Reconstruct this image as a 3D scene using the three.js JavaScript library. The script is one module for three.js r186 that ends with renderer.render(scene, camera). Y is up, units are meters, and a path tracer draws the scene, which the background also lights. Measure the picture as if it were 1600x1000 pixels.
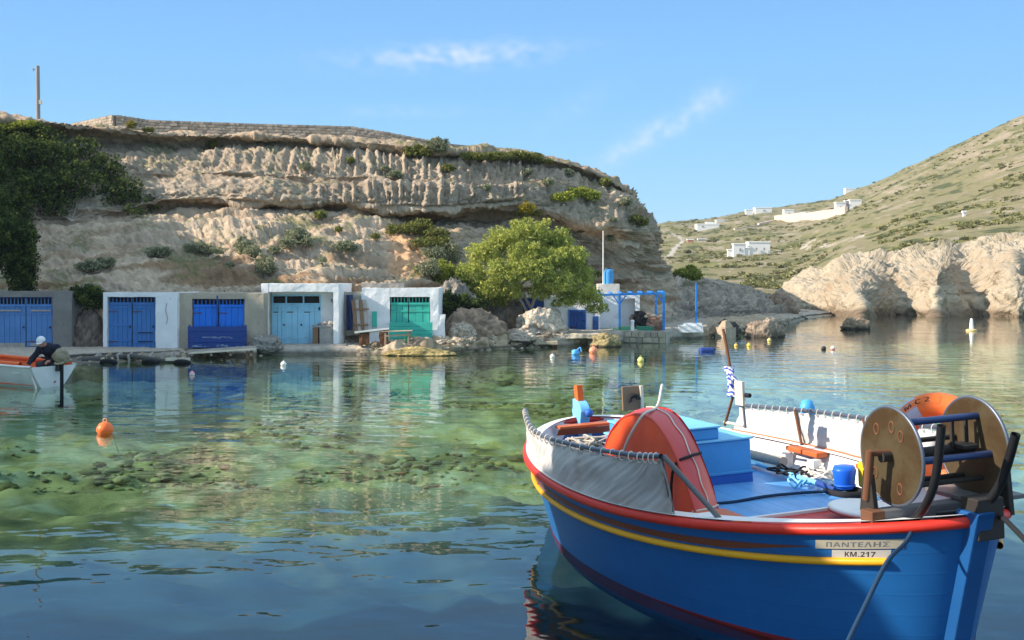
import * as THREE from 'three';
import { mergeGeometries, mergeVertices } from 'three/addons/utils/BufferGeometryUtils.js';
import { RoundedBoxGeometry } from 'three/addons/geometries/RoundedBoxGeometry.js';
import { MarchingCubes } from 'three/addons/objects/MarchingCubes.js';
import { createNoise3D } from 'simplex-noise';

// ------------------------------------------------------------------ camera, sky, sun, exposure
const EYE = 2.5, F = 1800, HORIZON = 438;               // eye height above the water; focal length and horizon row of the 1600 x 1000 photograph
const scene = new THREE.Scene();
const camera = new THREE.PerspectiveCamera(2 * Math.atan(562 / F) * 180 / Math.PI, 1.6, 0.1, 3000);
camera.position.set(0, EYE, 0);
camera.lookAt(0, EYE, -1);
camera.setViewOffset(1600, 1124, 0, 124, 1600, 1000);
camera.updateProjectionMatrix();
const renderer = new THREE.WebGLRenderer({ antialias: true });
renderer.toneMapping = THREE.LinearToneMapping;
renderer.toneMappingExposure = 2.6;
renderer.shadowMap.enabled = true;

scene.fog = new THREE.FogExp2(new THREE.Color(0.72, 0.82, 0.95), 0.0002);
const SUN = new THREE.Vector3(-0.86, 0.478, 0.15).normalize();
const sun = new THREE.DirectionalLight(new THREE.Color(1, 0.86, 0.72), 3.25);
sun.name = 'sun';
sun.position.copy(SUN).multiplyScalar(120).add(new THREE.Vector3(0, 0, -40));
sun.target.position.set(0, 0, -40);
sun.castShadow = true;
Object.assign(sun.shadow.camera, { left: -80, right: 80, top: 60, bottom: -60, near: 1, far: 300 });
sun.shadow.mapSize.set(4096, 4096);
scene.add(sun, sun.target);

// ------------------------------------------------------------------ random numbers and noise
function rng(seed) { let a = seed >>> 0; return () => { a = (a + 0x6D2B79F5) | 0; let t = Math.imul(a ^ (a >>> 15), 1 | a); t = (t + Math.imul(t ^ (t >>> 7), 61 | t)) ^ t; return ((t ^ (t >>> 14)) >>> 0) / 4294967296; }; }
const n3 = createNoise3D(rng(11));
const lerp = THREE.MathUtils.lerp, clamp = THREE.MathUtils.clamp, sstep = THREE.MathUtils.smoothstep;
function fbm(x, y, z, oct = 4) { let s = 0, a = 0.5; for (let i = 0; i < oct; i++) { s += a * n3(x, y, z); x = x * 2.03 + 7.1; y = y * 2.03 + 3.3; z = z * 2.03 + 1.7; a *= 0.5; } return s; }
function cells(x, y, z) { // [distance to the nearest cell centre, distance between the two nearest, the cell's own number]: for broken, blocky rock
  const X0 = Math.floor(x), Y0 = Math.floor(y), Z0 = Math.floor(z); let f1 = 9, f2 = 9, id = 0;
  for (let i = -1; i < 2; i++) for (let j = -1; j < 2; j++) for (let k = -1; k < 2; k++) { const a = X0 + i, b = Y0 + j, c = Z0 + k; let h = Math.imul(a, 374761393) ^ Math.imul(b, 668265263) ^ Math.imul(c, 2147483647 - 1274126177); h = Math.imul(h ^ (h >>> 13), 1274126177); h ^= h >>> 16; const dx = a + (h & 1023) / 1023 - x, dy = b + ((h >>> 10) & 1023) / 1023 - y, dz = c + ((h >>> 20) & 1023) / 1023 - z, d = dx * dx + dy * dy + dz * dz; if (d < f1) { f2 = f1; f1 = d; id = ((h >>> 5) & 4095) / 4095; } else if (d < f2) f2 = d; }
  return [Math.sqrt(f1), Math.sqrt(f2) - Math.sqrt(f1), id];
}
function ridged(x, y, z, oct = 3) { let s = 0, a = 0.6; for (let i = 0; i < oct; i++) { s += a * (1 - Math.abs(n3(x, y, z)) * 2); x = x * 2.1 + 5.2; y = y * 2.1 + 1.3; z = z * 2.1 + 9.7; a *= 0.45; } return s; }

{ // the sky: clear blue air that pales towards the horizon, with a few wisps of high cloud
  const W = 2048, H = 1024, d = new Float32Array(W * H * 4);
  const stops = [[0, [0.215, 0.335, 0.415]], [4, [0.150, 0.285, 0.405]], [9, [0.110, 0.240, 0.395]], [14, [0.090, 0.205, 0.380]], [34, [0.235, 0.34, 0.45]], [90, [0.37, 0.425, 0.475]]];
  // wisps: azimuth to the right of the view axis and elevation in degrees, half sizes, tilt, strength
  const wisps = [[-3.0, 11.0, 4.8, 0.55, 0.05, 0.72], [-2.2, 11.3, 2.0, 0.3, 0.12, 0.35], [7.6, 7.5, 2.6, 0.5, 0.45, 0.6], [9.8, 8.9, 0.8, 0.55, 0.3, 0.6], [5.5, 6.3, 1.8, 0.4, 0.5, 0.3], [-5.5, 8.3, 3.5, 0.25, 0.02, 0.22], [3.2, 8.6, 2.2, 0.5, 0.5, 0.14],
    [60, 22, 16, 1.6, 0.2, 0.5], [-80, 30, 20, 2, 0.1, 0.4], [150, 25, 25, 2, 0.2, 0.5], [-150, 40, 25, 3, 0.3, 0.4], [25, 45, 20, 3, 0.3, 0.35]];
  for (let r = 0; r < H; r++) {
    const el = ((r + 0.5) / H - 0.5) * 180, e = Math.max(el, 0);
    let k = 0; while (k < stops.length - 2 && e > stops[k + 1][0]) k++;
    const f = clamp((e - stops[k][0]) / (stops[k + 1][0] - stops[k][0]), 0, 1), base = [0, 1, 2].map((c) => lerp(stops[k][1][c], stops[k + 1][1][c], f));
    for (let q = 0; q < W; q++) {
      const az = (((q + 0.5) / W - 0.5) * 360 + 90 + 540) % 360 - 180;
      let cl = 0;
      if (el > 0) for (const [ca, ce, sa, se, tilt, st] of wisps) {
        if (Math.abs(el - ce) > se * 3.5 + sa * Math.abs(Math.sin(tilt)) * 2.5) continue;
        let da = az - ca; if (da > 180) da -= 360; if (da < -180) da += 360;
        if (Math.abs(da) > sa * 3) continue;
        const ct = Math.cos(tilt), sn = Math.sin(tilt), de = el - ce, u = (da * ct + de * sn) / sa, v = (de * ct - da * sn) / se, m = Math.exp(-(u * u + v * v) * 1.1);
        if (m < 0.01) continue;
        const s = 0.42 + 1.0 * fbm(u * 2.2 + ca, v * 0.9 + u * 0.9 + ce, sa, 5) + 0.5 * n3(u * 5 + 3, v * 2.6 - u * 1.9, ca) + 0.35 * fbm(u * 9, v * 3 + u * 3, 3, 3);
        cl += st * m * clamp(s, 0, 1.4);
      }
      cl = clamp(cl, 0, 0.85);
      const o = (r * W + q) * 4;
      for (let c = 0; c < 3; c++) d[o + c] = lerp(base[c], [0.36, 0.375, 0.40][c], cl);
      d[o + 3] = 1;
    }
  }
  const sky = new THREE.DataTexture(d, W, H, THREE.RGBAFormat, THREE.FloatType);
  sky.mapping = THREE.EquirectangularReflectionMapping; sky.magFilter = THREE.LinearFilter; sky.needsUpdate = true;
  scene.background = sky; scene.environment = sky;
}

// ------------------------------------------------------------------ helpers
const V = (x, y, z) => new THREE.Vector3(x, y, z);
const P = (px, py, D) => V((px - 800) / F * D, EYE - (py - HORIZON) / F * D, -D);    // where a feature stands, from the direction it is seen in and its distance
const X = (px, D) => (px - 800) / F * D, Yh = (py, D) => EYE - (py - HORIZON) / F * D;
const used = new Map();
function numbered(name) { const n = used.get(name) ?? 0; used.set(name, n + 1); return n ? name + '_' + String(n).padStart(3, '0') : name; }
function tag(o, label, category, group, kind) { if (label) o.userData.label = label; if (category) o.userData.category = category; if (group) o.userData.group = group; if (kind) o.userData.kind = kind; return o; }
function thing(name, label, category, pos = [0, 0, 0], turn = 0, group) { const o = new THREE.Group(); o.name = numbered(name); o.position.set(...pos); o.rotation.y = turn; scene.add(o); return tag(o, label, category, group); }
function autoUV(g) { // uv in metres, laid on each face by its dominant axis
  if (g.index) g = g.toNonIndexed();
  const p = g.attributes.position, uv = new Float32Array(p.count * 2), a = V(), b = V(), c = V();
  for (let i = 0; i < p.count; i += 3) {
    a.fromBufferAttribute(p, i); b.fromBufferAttribute(p, i + 1); c.fromBufferAttribute(p, i + 2);
    const n = b.clone().sub(a).cross(c.clone().sub(a)), x = Math.abs(n.x), y = Math.abs(n.y), z = Math.abs(n.z);
    [a, b, c].forEach((v, k) => { const j = (i + k) * 2; if (x >= y && x >= z) { uv[j] = v.z; uv[j + 1] = v.y; } else if (y >= z) { uv[j] = v.x; uv[j + 1] = v.z; } else { uv[j] = v.x; uv[j + 1] = v.y; } });
  }
  g.setAttribute('uv', new THREE.BufferAttribute(uv, 2));
  return g;
}
function join(list) { if (list.length === 1) return list[0]; return mergeGeometries(list.map((g) => { g = g.index ? g.toNonIndexed() : g.clone(); for (const k of Object.keys(g.attributes)) if (!['position', 'normal', 'uv'].includes(k)) g.deleteAttribute(k); if (!g.attributes.uv) g.setAttribute('uv', new THREE.BufferAttribute(new Float32Array(g.attributes.position.count * 2), 2)); return g; })); }
function mesh(name, geos, m, parent = scene, keepUV = false) {
  let g = Array.isArray(geos) ? join(geos) : geos;
  if (!keepUV) g = autoUV(g);
  const o = new THREE.Mesh(g, m); o.name = parent === scene ? numbered(name) : name; o.castShadow = o.receiveShadow = true; parent.add(o); return o;
}
const struct = (name, g, m, keepUV = true, kind = 'structure') => tag(mesh(name, g, m, scene, keepUV), null, null, null, kind);
function box(w, h, d, x = 0, y = 0, z = 0, r = 0.006) { const k = Math.min(r, w / 2.5, h / 2.5, d / 2.5); const g = new RoundedBoxGeometry(w, h, d, 1, k); g.translate(x, y, z); return g; }
function rough(w, h, d, x, y, z, amp = 0.012, seg = 0.15, seed = 0, r = 0.02) { // a hand-built block: rounded and uneven
  const g0 = new THREE.BoxGeometry(w, h, d, clamp(Math.ceil(w / seg), 1, 40), clamp(Math.ceil(h / seg), 1, 40), clamp(Math.ceil(d / seg), 1, 12));
  g0.deleteAttribute('uv'); g0.deleteAttribute('normal');
  const g = mergeVertices(g0, 1e-4), p = g.attributes.position;
  for (let i = 0; i < p.count; i++) { const a = p.getX(i), b = p.getY(i), c = p.getZ(i), q = 1.7; p.setXYZ(i, a + x + amp * fbm(a * q + seed, b * q, c * q, 3) * 1.5, b + y + amp * fbm(a * q + 9, b * q + seed, c * q, 3) * 1.5, c + z + amp * fbm(a * q, b * q + 5, c * q + seed, 3) * 1.5); }
  g.computeVertexNormals();
  const g2 = g.toNonIndexed(); g2.computeVertexNormals(); return g2;
}
function tube(pts, r, seg = 24, rad = 8, closed = false) { return new THREE.TubeGeometry(new THREE.CatmullRomCurve3(pts.map((p) => p.isVector3 ? p : V(...p)), closed, 'centripetal'), seg, r, rad, closed); }
function bar(a, b, r, rad = 8, r2 = r) { a = a.isVector3 ? a : V(...a); b = b.isVector3 ? b : V(...b); const L = a.distanceTo(b), g = new THREE.CylinderGeometry(r2, r, L, rad, 1); g.translate(0, L / 2, 0); g.applyQuaternion(new THREE.Quaternion().setFromUnitVectors(V(0, 1, 0), b.clone().sub(a).normalize())); g.translate(a.x, a.y, a.z); return g; }
function beam(a, b, w, h) { a = a.isVector3 ? a : V(...a); b = b.isVector3 ? b : V(...b); const L = a.distanceTo(b), g = box(w, L, h, 0, L / 2, 0); g.applyQuaternion(new THREE.Quaternion().setFromUnitVectors(V(0, 1, 0), b.clone().sub(a).normalize())); g.translate(a.x, a.y, a.z); return g; }
function lathe(pts, seg = 24) { return new THREE.LatheGeometry(pts.map(([r, y]) => new THREE.Vector2(Math.max(r, 0.0001), y)), seg); }
function rope(a, b, sag, r, name, label, m, n = 16) { const pts = []; for (let i = 0; i <= n; i++) { const t = i / n, p = a.clone().lerp(b, t); p.y -= sag * 4 * t * (1 - t); pts.push(p); } const o = mesh(name, tube(pts, r, n * 2, 6), m); return tag(o, label, 'rope'); }

// tileable noise textures (0..1), value noise with a period
function tileNoise(size, base, oct, seed, gain = 0.5) {
  const out = new Float32Array(size * size), R = rng(seed);
  let amp = 1, tot = 0;
  for (let o = 0, per = base; o < oct; o++, per *= 2, amp *= gain) {
    const lat = new Float32Array(per * per).map(() => R()); tot += amp;
    for (let y = 0; y < size; y++) { const fy = y / size * per, iy = Math.floor(fy), ty = fy - iy, sy = ty * ty * (3 - 2 * ty), y0 = (iy % per) * per, y1 = ((iy + 1) % per) * per;
      for (let x = 0; x < size; x++) { const fx = x / size * per, ix = Math.floor(fx), tx = fx - ix, sx = tx * tx * (3 - 2 * tx), x0 = ix % per, x1 = (ix + 1) % per;
        out[y * size + x] += amp * lerp(lerp(lat[y0 + x0], lat[y0 + x1], sx), lerp(lat[y1 + x0], lat[y1 + x1], sx), sy); } }
  }
  for (let i = 0; i < out.length; i++) out[i] /= tot;
  return out;
}
function dataTex(size, f, srgb = false, rep = 1) {
  const d = new Uint8Array(size * size * 4);
  for (let i = 0; i < size * size; i++) { const c = f(i % size, (i / size) | 0, i); for (let k = 0; k < 3; k++) d[i * 4 + k] = clamp(Math.round(c[k] * 255), 0, 255); d[i * 4 + 3] = 255; }
  const t = new THREE.DataTexture(d, size, size); t.wrapS = t.wrapT = THREE.RepeatWrapping; t.magFilter = THREE.LinearFilter; t.minFilter = THREE.LinearMipmapLinearFilter;
  if (srgb) t.colorSpace = THREE.SRGBColorSpace; t.repeat.set(rep, rep); t.needsUpdate = true; return t;
}
const N1 = tileNoise(512, 4, 7, 3, 0.62), N2 = tileNoise(512, 16, 5, 8, 0.6), N3 = tileNoise(512, 3, 5, 21, 0.5);
const streak = new Float32Array(512 * 512); { const a = tileNoise(512, 8, 6, 31, 0.6); for (let y = 0; y < 512; y++) for (let x = 0; x < 512; x++) streak[y * 512 + x] = a[((y >> 4) * 512 + x)] * 0.65 + a[(((y >> 2) + 90) % 512) * 512 + (x * 3) % 512] * 0.35; }
const g3 = (v) => [v, v, v];
const T = {
  bump: dataTex(512, (x, y, i) => g3(N1[i]), false, 0.9),
  bumpFine: dataTex(512, (x, y, i) => g3(N2[i] * 0.7 + N1[i] * 0.3), false, 1.6),
  mottle: dataTex(512, (x, y, i) => g3(clamp(0.86 + (N1[i] - 0.5) * 0.55 - Math.max(0, N2[i] - 0.66) * 1.1, 0, 1)), false, 0.45),
  plaster: dataTex(512, (x, y, i) => { const s = clamp(0.95 + (N1[i] - 0.5) * 0.32 - Math.max(0, N3[i] - 0.6) * 0.55, 0, 1), d = clamp((N1[i] * 0.6 + N2[i] * 0.4 - 0.62) * 9, 0, 1) * 0.38 + clamp((N1[((y >> 4) & 511) * 512 + ((x * 2) & 511)] - 0.6) * 5, 0, 1) * 0.16; return [s - d * 0.75, s - d * 0.85, s - d]; }, false, 0.31),
  paint: dataTex(512, (x, y, i) => { const w = clamp((N2[i] * 0.5 + streak[i] * 0.5 - 0.62) * 7, 0, 1), s = 0.92 + (N1[i] - 0.5) * 0.35; return [s + w * 0.1, s + w * 0.08, s + w * 0.02].map((v) => clamp(v - w * 0.06, 0, 1)); }, false, 0.8),
  wood: dataTex(512, (x, y, i) => { const s = 0.62 + streak[i] * 0.6 - Math.max(0, 0.42 - streak[i]) * 1.2; return g3(clamp(s + (N1[i] - 0.5) * 0.25, 0, 1)); }, false, 0.9),
  rust: dataTex(512, (x, y, i) => { const r = clamp((N1[i] * 0.7 + N2[i] * 0.3 - 0.5) * 5 + 0.35, 0, 1); return [lerp(0.30, 0.20, r) + N2[i] * 0.06, lerp(0.235, 0.115, r) + N2[i] * 0.05, lerp(0.13, 0.05, r) + N2[i] * 0.03]; }, false, 1.1),
  canvas: dataTex(512, (x, y, i) => { const s = 0.9 + (N1[i] - 0.5) * 0.3 + ((x & 3) < 2 === (y & 3) < 2 ? 0.015 : -0.015), st = clamp((streak[i] - 0.6) * 3, 0, 1) * 0.14; return [s - st * 0.6, s - st * 0.8, s - st]; }, false, 0.7),
};
const lin = (r, g, b) => new THREE.Color().setRGB(r, g, b);
function M(color, roughness = 0.85, o = {}) { const m = new THREE.MeshPhysicalMaterial({ color: color.isColor ? color : Array.isArray(color) ? lin(...color) : new THREE.Color(color), roughness, side: THREE.DoubleSide, specularIntensity: 0.6, ...o }); return m; }
const paint = (c, r = 0.5, o = {}) => M(c, r, { map: T.paint, bumpMap: T.bumpFine, bumpScale: 0.0022, ...o });
const stone = (c, o = {}) => M(c, 0.95, { map: T.mottle, bumpMap: T.bumpFine, bumpScale: 0.02, ...o });
const vcol = (r = 0.95, o = {}) => M([1, 1, 1], r, { vertexColors: true, specularIntensity: 0.3, ...o });
const mat = {
  white: M([0.86, 0.86, 0.85], 0.9, { map: T.plaster, bumpMap: T.bump, bumpScale: 0.02, specularIntensity: 0.3 }),
  plainWhite: paint([0.82, 0.82, 0.80], 0.55),
  concrete: stone([0.40, 0.37, 0.33]), darkConcrete: stone([0.26, 0.245, 0.225]), tanConcrete: stone([0.50, 0.43, 0.33]),
  blueDoor: M([0.10, 0.245, 0.53], 0.6, { map: T.paint, bumpMap: T.bumpFine, bumpScale: 0.006 }), blueDoor2: M([0.055, 0.19, 0.47], 0.6, { map: T.paint, bumpMap: T.bumpFine, bumpScale: 0.006 }),
  vividBlue: paint([0.015, 0.19, 0.76], 0.5), navy: paint([0.02, 0.065, 0.27], 0.6), skyBlue: paint([0.36, 0.70, 0.90], 0.55),
  green: paint([0.055, 0.50, 0.385], 0.55), pergola: paint([0.03, 0.24, 0.68], 0.5), deepBlue: paint([0.02, 0.09, 0.33], 0.6),
  wood: M([0.40, 0.31, 0.22], 0.9, { map: T.wood, bumpMap: T.wood, bumpScale: 0.006 }), greyWood: M([0.42, 0.38, 0.33], 0.95, { map: T.wood, bumpMap: T.wood, bumpScale: 0.008 }), brownWood: M([0.25, 0.15, 0.09], 0.85, { map: T.wood, bumpMap: T.wood, bumpScale: 0.006 }), paleWood: M([0.66, 0.58, 0.45], 0.9, { map: T.wood, bumpMap: T.wood, bumpScale: 0.006 }),
  dark: M([0.012, 0.013, 0.016], 0.8), iron: M([0.05, 0.05, 0.055], 0.6, { metalness: 0.4 }), rusty: M([0.16, 0.07, 0.035], 0.9, { map: T.mottle }),
};
const bumpAt = (t, rep) => { const c = t.clone(); c.repeat.set(rep, rep); c.needsUpdate = true; return c; };
const B = { rock: bumpAt(T.bumpFine, 0.35), rockBig: bumpAt(T.bump, 0.12) };
const rockMat = vcol(0.96, { bumpMap: B.rock, bumpScale: 0.16 }), farRockMat = vcol(0.97, { bumpMap: bumpAt(T.bumpFine, 0.14), bumpScale: 0.4 }), groundMat = vcol(0.97, { bumpMap: B.rock, bumpScale: 0.04 });

// a surface stretched over columns of control points; disp moves it along its normal, color gives its own base colour
function cat(a, b, c, d, t) { return 0.5 * (2 * b + (c - a) * t + (2 * a - 5 * b + 4 * c - d) * t * t + (3 * b - a - 3 * c + d) * t * t * t); }
function loft(cols, us, nU, nV, disp, color, vs) {
  const nc = cols.length, nr = cols[0].length, U = nU + 1, Vn = nV + 1, pos = new Float32Array(U * Vn * 3), uv = new Float32Array(U * Vn * 2), col = new Float32Array(U * Vn * 3), at = V();
  const rowAt = (j) => { const t = j / nV * (nr - 1); return t; };
  const get = (c, r, k) => cols[clamp(c, 0, nc - 1)][clamp(r, 0, nr - 1)].getComponent(k);
  for (let i = 0; i < U; i++) {
    const uu = us[0] + (us[nc - 1] - us[0]) * i / nU; let c = 0; while (c < nc - 2 && uu > us[c + 1]) c++;
    const t = (uu - us[c]) / (us[c + 1] - us[c]);
    for (let j = 0; j < Vn; j++) {
      const rt = vs ? vs(j / nV) * (nr - 1) : rowAt(j), r = Math.min(nr - 2, Math.floor(rt)), s = rt - r, o = (i * Vn + j) * 3;
      for (let k = 0; k < 3; k++) { const f = (rr) => cat(get(c - 1, rr, k), get(c, rr, k), get(c + 1, rr, k), get(c + 2, rr, k), t); pos[o + k] = cat(f(r - 1), f(r), f(r + 1), f(r + 2), s); }
    }
  }
  const idx = []; for (let i = 0; i < nU; i++) for (let j = 0; j < nV; j++) { const a = i * Vn + j, b = a + Vn; idx.push(a, b, a + 1, b, b + 1, a + 1); }
  const g = new THREE.BufferGeometry(); g.setAttribute('position', new THREE.BufferAttribute(pos, 3)); g.setIndex(idx); g.computeVertexNormals();
  const nrm = g.attributes.normal, base = pos.slice();
  for (let i = 0; i < U; i++) for (let j = 0; j < Vn; j++) {
    const q = i * Vn + j, o = q * 3, u = us[0] + (us[nc - 1] - us[0]) * i / nU, row = (vs ? vs(j / nV) : j / nV) * (nr - 1); at.set(base[o], base[o + 1], base[o + 2]);
    const d = disp(at, u, row); const e = typeof d === 'number' ? [d, 0] : d;
    pos[o] += nrm.getX(q) * e[0]; pos[o + 1] += nrm.getY(q) * e[0] + e[1]; pos[o + 2] += nrm.getZ(q) * e[0];
  }
  for (let i = 0; i < U; i++) for (let j = 0; j < Vn; j++) { const q = i * Vn + j; if (i) { const a = (q - Vn) * 3, o = q * 3; uv[q * 2] = uv[(q - Vn) * 2] + Math.hypot(base[o] - base[a], base[o + 2] - base[a + 2]); } if (j) { const a = (q - 1) * 3, o = q * 3; uv[q * 2 + 1] = uv[(q - 1) * 2 + 1] + Math.hypot(base[o] - base[a], base[o + 1] - base[a + 1], base[o + 2] - base[a + 2]); } }
  g.computeVertexNormals();
  for (let i = 0; i < U; i++) for (let j = 0; j < Vn; j++) { const q = i * Vn + j, o = q * 3, u = us[0] + (us[nc - 1] - us[0]) * i / nU, row = (vs ? vs(j / nV) : j / nV) * (nr - 1); at.set(base[o], base[o + 1], base[o + 2]); const c = color(at, u, row, nrm.getY(q)); col[o] = c[0]; col[o + 1] = c[1]; col[o + 2] = c[2]; }
  g.setAttribute('uv', new THREE.BufferAttribute(uv, 2)); g.setAttribute('color', new THREE.BufferAttribute(col, 3));
  return g;
}
const mix3 = (a, b, t) => [lerp(a[0], b[0], t), lerp(a[1], b[1], t), lerp(a[2], b[2], t)], mul3 = (a, s) => [a[0] * s, a[1] * s, a[2] * s];
// columns given as [u, [row: [py, D] or [px, py, D]] ...]
const colsOf = (table) => table.map(([u, ...rows]) => rows.map((r) => r.length === 3 ? P(...r) : P(u, ...r)));

const blocks = (p, f, amp) => { const w = 0.35 * n3(p.x * f * 0.8, p.y * f * 0.8, p.z * f * 0.8), [, e, id] = cells(p.x * f + w, p.y * f * 1.5 + w, p.z * f); return amp * ((id - 0.5) * 0.8 - 0.35 * (1 - sstep(e, 0.0, 0.14))); };
// ------------------------------------------------------------------ the cliff with its ribbed layers
const PALE = [0.50, 0.395, 0.285], GREY = [0.335, 0.28, 0.215], BROWN = [0.26, 0.165, 0.095], TAN = [0.36, 0.285, 0.205], ORANGE = [0.62, 0.35, 0.18], SCRUB = [0.10, 0.115, 0.045];
const cliffTable = [
  [-2600, ...[[0, 15], [3, 15.6], [6, 16.3], [8.6, 17], [9.8, 17.6], [11.4, 17.4], [12.4, 17.5], [13.4, 17.8], [14.4, 18], [15.4, 18.6], [16.2, 21], [17, 40]].map(([h, D]) => [HORIZON - (h - EYE) * F / D, D])],  // first columns: unseen headland, added and raised to shade the left shore
  [-1500, [590, 22], [450, 23], [320, 24.5], [180, 26], [100, 27], [20, 26.4], [-60, 26.6], [-150, 27.2], [-260, 27.5], [-390, 28.5], [-370, 33], [-220, 60]],
  [-700, [575, 31], [460, 32], [360, 33.5], [260, 35], [210, 36], [180, 35.3], [110, 35.6], [60, 36.3], [0, 36.6], [-130, 37.8], [-150, 42], [-40, 75]],
  [-300, [560, 37.2], [470, 38.5], [420, 40], [365, 42], [340, 43], [325, 42.4], [298, 42.8], [280, 43.8], [262, 44.2], [205, 45.6], [193, 49], [236, 90]],
  [0, [550, 39.6], [450, 40.6], [405, 41.8], [362, 43.4], [345, 44.6], [332, 43.8], [300, 44.2], [280, 45.2], [262, 45.6], [204, 47.2], [193, 50], [253, 92]],
  [150, [548, 39.8], [446, 40.8], [398, 42.2], [356, 44], [342, 45.2], [332, 44.5], [300, 44.9], [276, 45.9], [262, 46.3], [220, 47.8], [203, 50.6], [258, 92]],
  [270, [546, 40], [448, 41.2], [398, 42.8], [340, 44.8], [322, 46.3], [312, 45], [290, 45.4], [278, 46.4], [265, 46.7], [226, 48.2], [214, 51.6], [262, 92]],
  [400, [545, 40.4], [450, 41.8], [398, 43], [340, 45], [324, 46.7], [315, 45.1], [288, 45.5], [280, 46.4], [265, 46.8], [226, 48.3], [217, 51.8], [264, 92]],
  [560, [543, 41], [455, 42.2], [400, 43.6], [346, 45.6], [331, 47.3], [318, 45.4], [290, 45.8], [283, 46.4], [272, 46.7], [235, 48.2], [224, 52.2], [268, 92]],
  [690, [540, 43], [458, 44.6], [402, 46], [357, 47.2], [342, 49.2], [326, 46.8], [292, 47.2], [286, 47.7], [278, 48], [247, 49.4], [236, 53.2], [276, 92]],
  [820, [530, 47.6], [455, 48.6], [402, 50], [352, 51], [337, 52.3], [318, 50.4], [295, 50.7], [288, 51.2], [280, 51.6], [254, 52.9], [246, 57], [290, 96]],
  [920, [525, 50.6], [452, 51.4], [402, 52.8], [374, 53.7], [363, 54.6], [345, 53.3], [315, 54.3], [300, 54.9], [290, 55.3], [277, 56.3], [266, 60], [300, 98]],
  [985, [522, 51.4], [450, 53], [412, 53.8], [388, 54.4], [376, 55.3], [357, 54.2], [337, 55.2], [327, 55.8], [320, 56.6], [310, 58], [300, 62], [318, 100]],
  [1040, [1060, 522, 53], [1050, 455, 56.4], [1038, 415, 57.6], [1026, 396, 58.6], [1021, 382, 59.2], [1026, 362, 59], [1019, 350, 60.5], [1012, 342, 61.5], [1004, 331, 62.5], [990, 318, 64], [972, 305, 69], [940, 330, 105]],
  [1075, [1064, 515, 60], [1052, 455, 63], [1036, 417, 65], [1022, 398, 67], [1015, 388, 68], [1015, 370, 69], [1006, 358, 71], [996, 350, 73], [985, 341, 75], [965, 330, 78], [945, 325, 84], [920, 345, 112]],
  [1110, [1058, 500, 80], [1045, 455, 82], [1026, 424, 85], [1012, 404, 88], [1004, 394, 90], [1000, 382, 92], [990, 372, 94], [982, 366, 96], [972, 360, 98], [952, 352, 101], [935, 350, 106], [915, 360, 125]],
];
const cliffShift = [0, 0, 0, 3, 3, 3, 3, 3, 3, 1.8, -0.6, -2.6, -3.4, -2.8, -1.5, 0], rowShift = [0, 0.1, 0.4, 0.8, 1, 1, 1, 1, 1, 1, 1, 1];
cliffTable.forEach((c, i) => { if (i > 2) c[5][c[5].length - 1] -= 0.75; });  // a shallow recess under the ribbed layer
cliffTable.forEach((c, i) => c.slice(1).forEach((r, k) => { r[r.length - 1] += cliffShift[i] * rowShift[k]; }));
const cliffDisp = (p, u, r) => {
  const ribs = (sstep(r, 4.7, 5.2) * (1 - sstep(r, 6.0, 6.7)) * sstep(u, 420, 560) + sstep(r, 7.6, 8.1) * (1 - sstep(r, 8.8, 9.3)) * (0.4 + 0.6 * sstep(u, 380, 560))) * (1 - 0.5 * sstep(u, 860, 1000));
  const along = p.x * 0.9 + p.z * 0.55, w = 1.1 * fbm(p.x * 0.3, p.y * 0.55, p.z * 0.3, 2);
  const groove = Math.abs(n3(p.x * 2.9 + w * 0.5 + p.y * 0.10, p.y * 0.12, 4));
  let d = ribs * (0.36 * Math.pow(groove, 0.7) - 0.16) + ribs * 0.09 * n3(along * 5.2, p.y * 1.4, 2);
  const end = sstep(u, 860, 960), pit = ridged(p.x * 0.55, p.y * 0.9, p.z * 0.55, 3);
  d += (0.42 - 0.25 * ribs) * fbm(p.x * 0.28, p.y * 0.5, p.z * 0.28, 4) + 0.10 * fbm(p.x * 1.6, p.y * 3.2, p.z * 1.6, 3);
  d += end * 0.16 * pit + (0.055 - 0.025 * end) * ridged(p.x * 2.6, p.y * 3.0, p.z * 2.6, 3) + 0.05 * n3(p.x * 5.5, p.y * 7, p.z * 5.5);
  const bed = sstep(r, 0.8, 1.4) * (1 - sstep(r, 3.4, 3.9)) + sstep(r, 6.2, 6.6) * (1 - sstep(r, 7.4, 7.9)) + (1 - sstep(r, 5, 5.6)) * sstep(r, 4.2, 4.8);
  const strat = p.y + 0.35 * n3(p.x * 0.13, 3, p.z * 0.13), patch = sstep(fbm(p.x * 0.16, p.y * 0.3, p.z * 0.16, 3), -0.15, 0.25);
  d += bed * patch * (0.24 * n3(p.x * 0.1, strat * 2.6, 1.5) + 0.17 * n3(p.x * 0.2, strat * 6.2, 8) + 0.07 * n3(p.x * 0.5, strat * 12, 2));
  const broken = Math.max(sstep(u, 870, 960), (1 - sstep(r, 2.6, 3.3)) * patch) * (1 - ribs);
  if (broken > 0.1) d += broken * (blocks(p, 0.8, 0.22) + blocks(p, 2.3, 0.07));
  d += (1 - sstep(r, 3.1, 3.6)) * (0.14 * ridged(p.x * 0.4, p.y * 0.8, p.z * 0.5, 4) - 0.1);
  return d;
};
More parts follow.
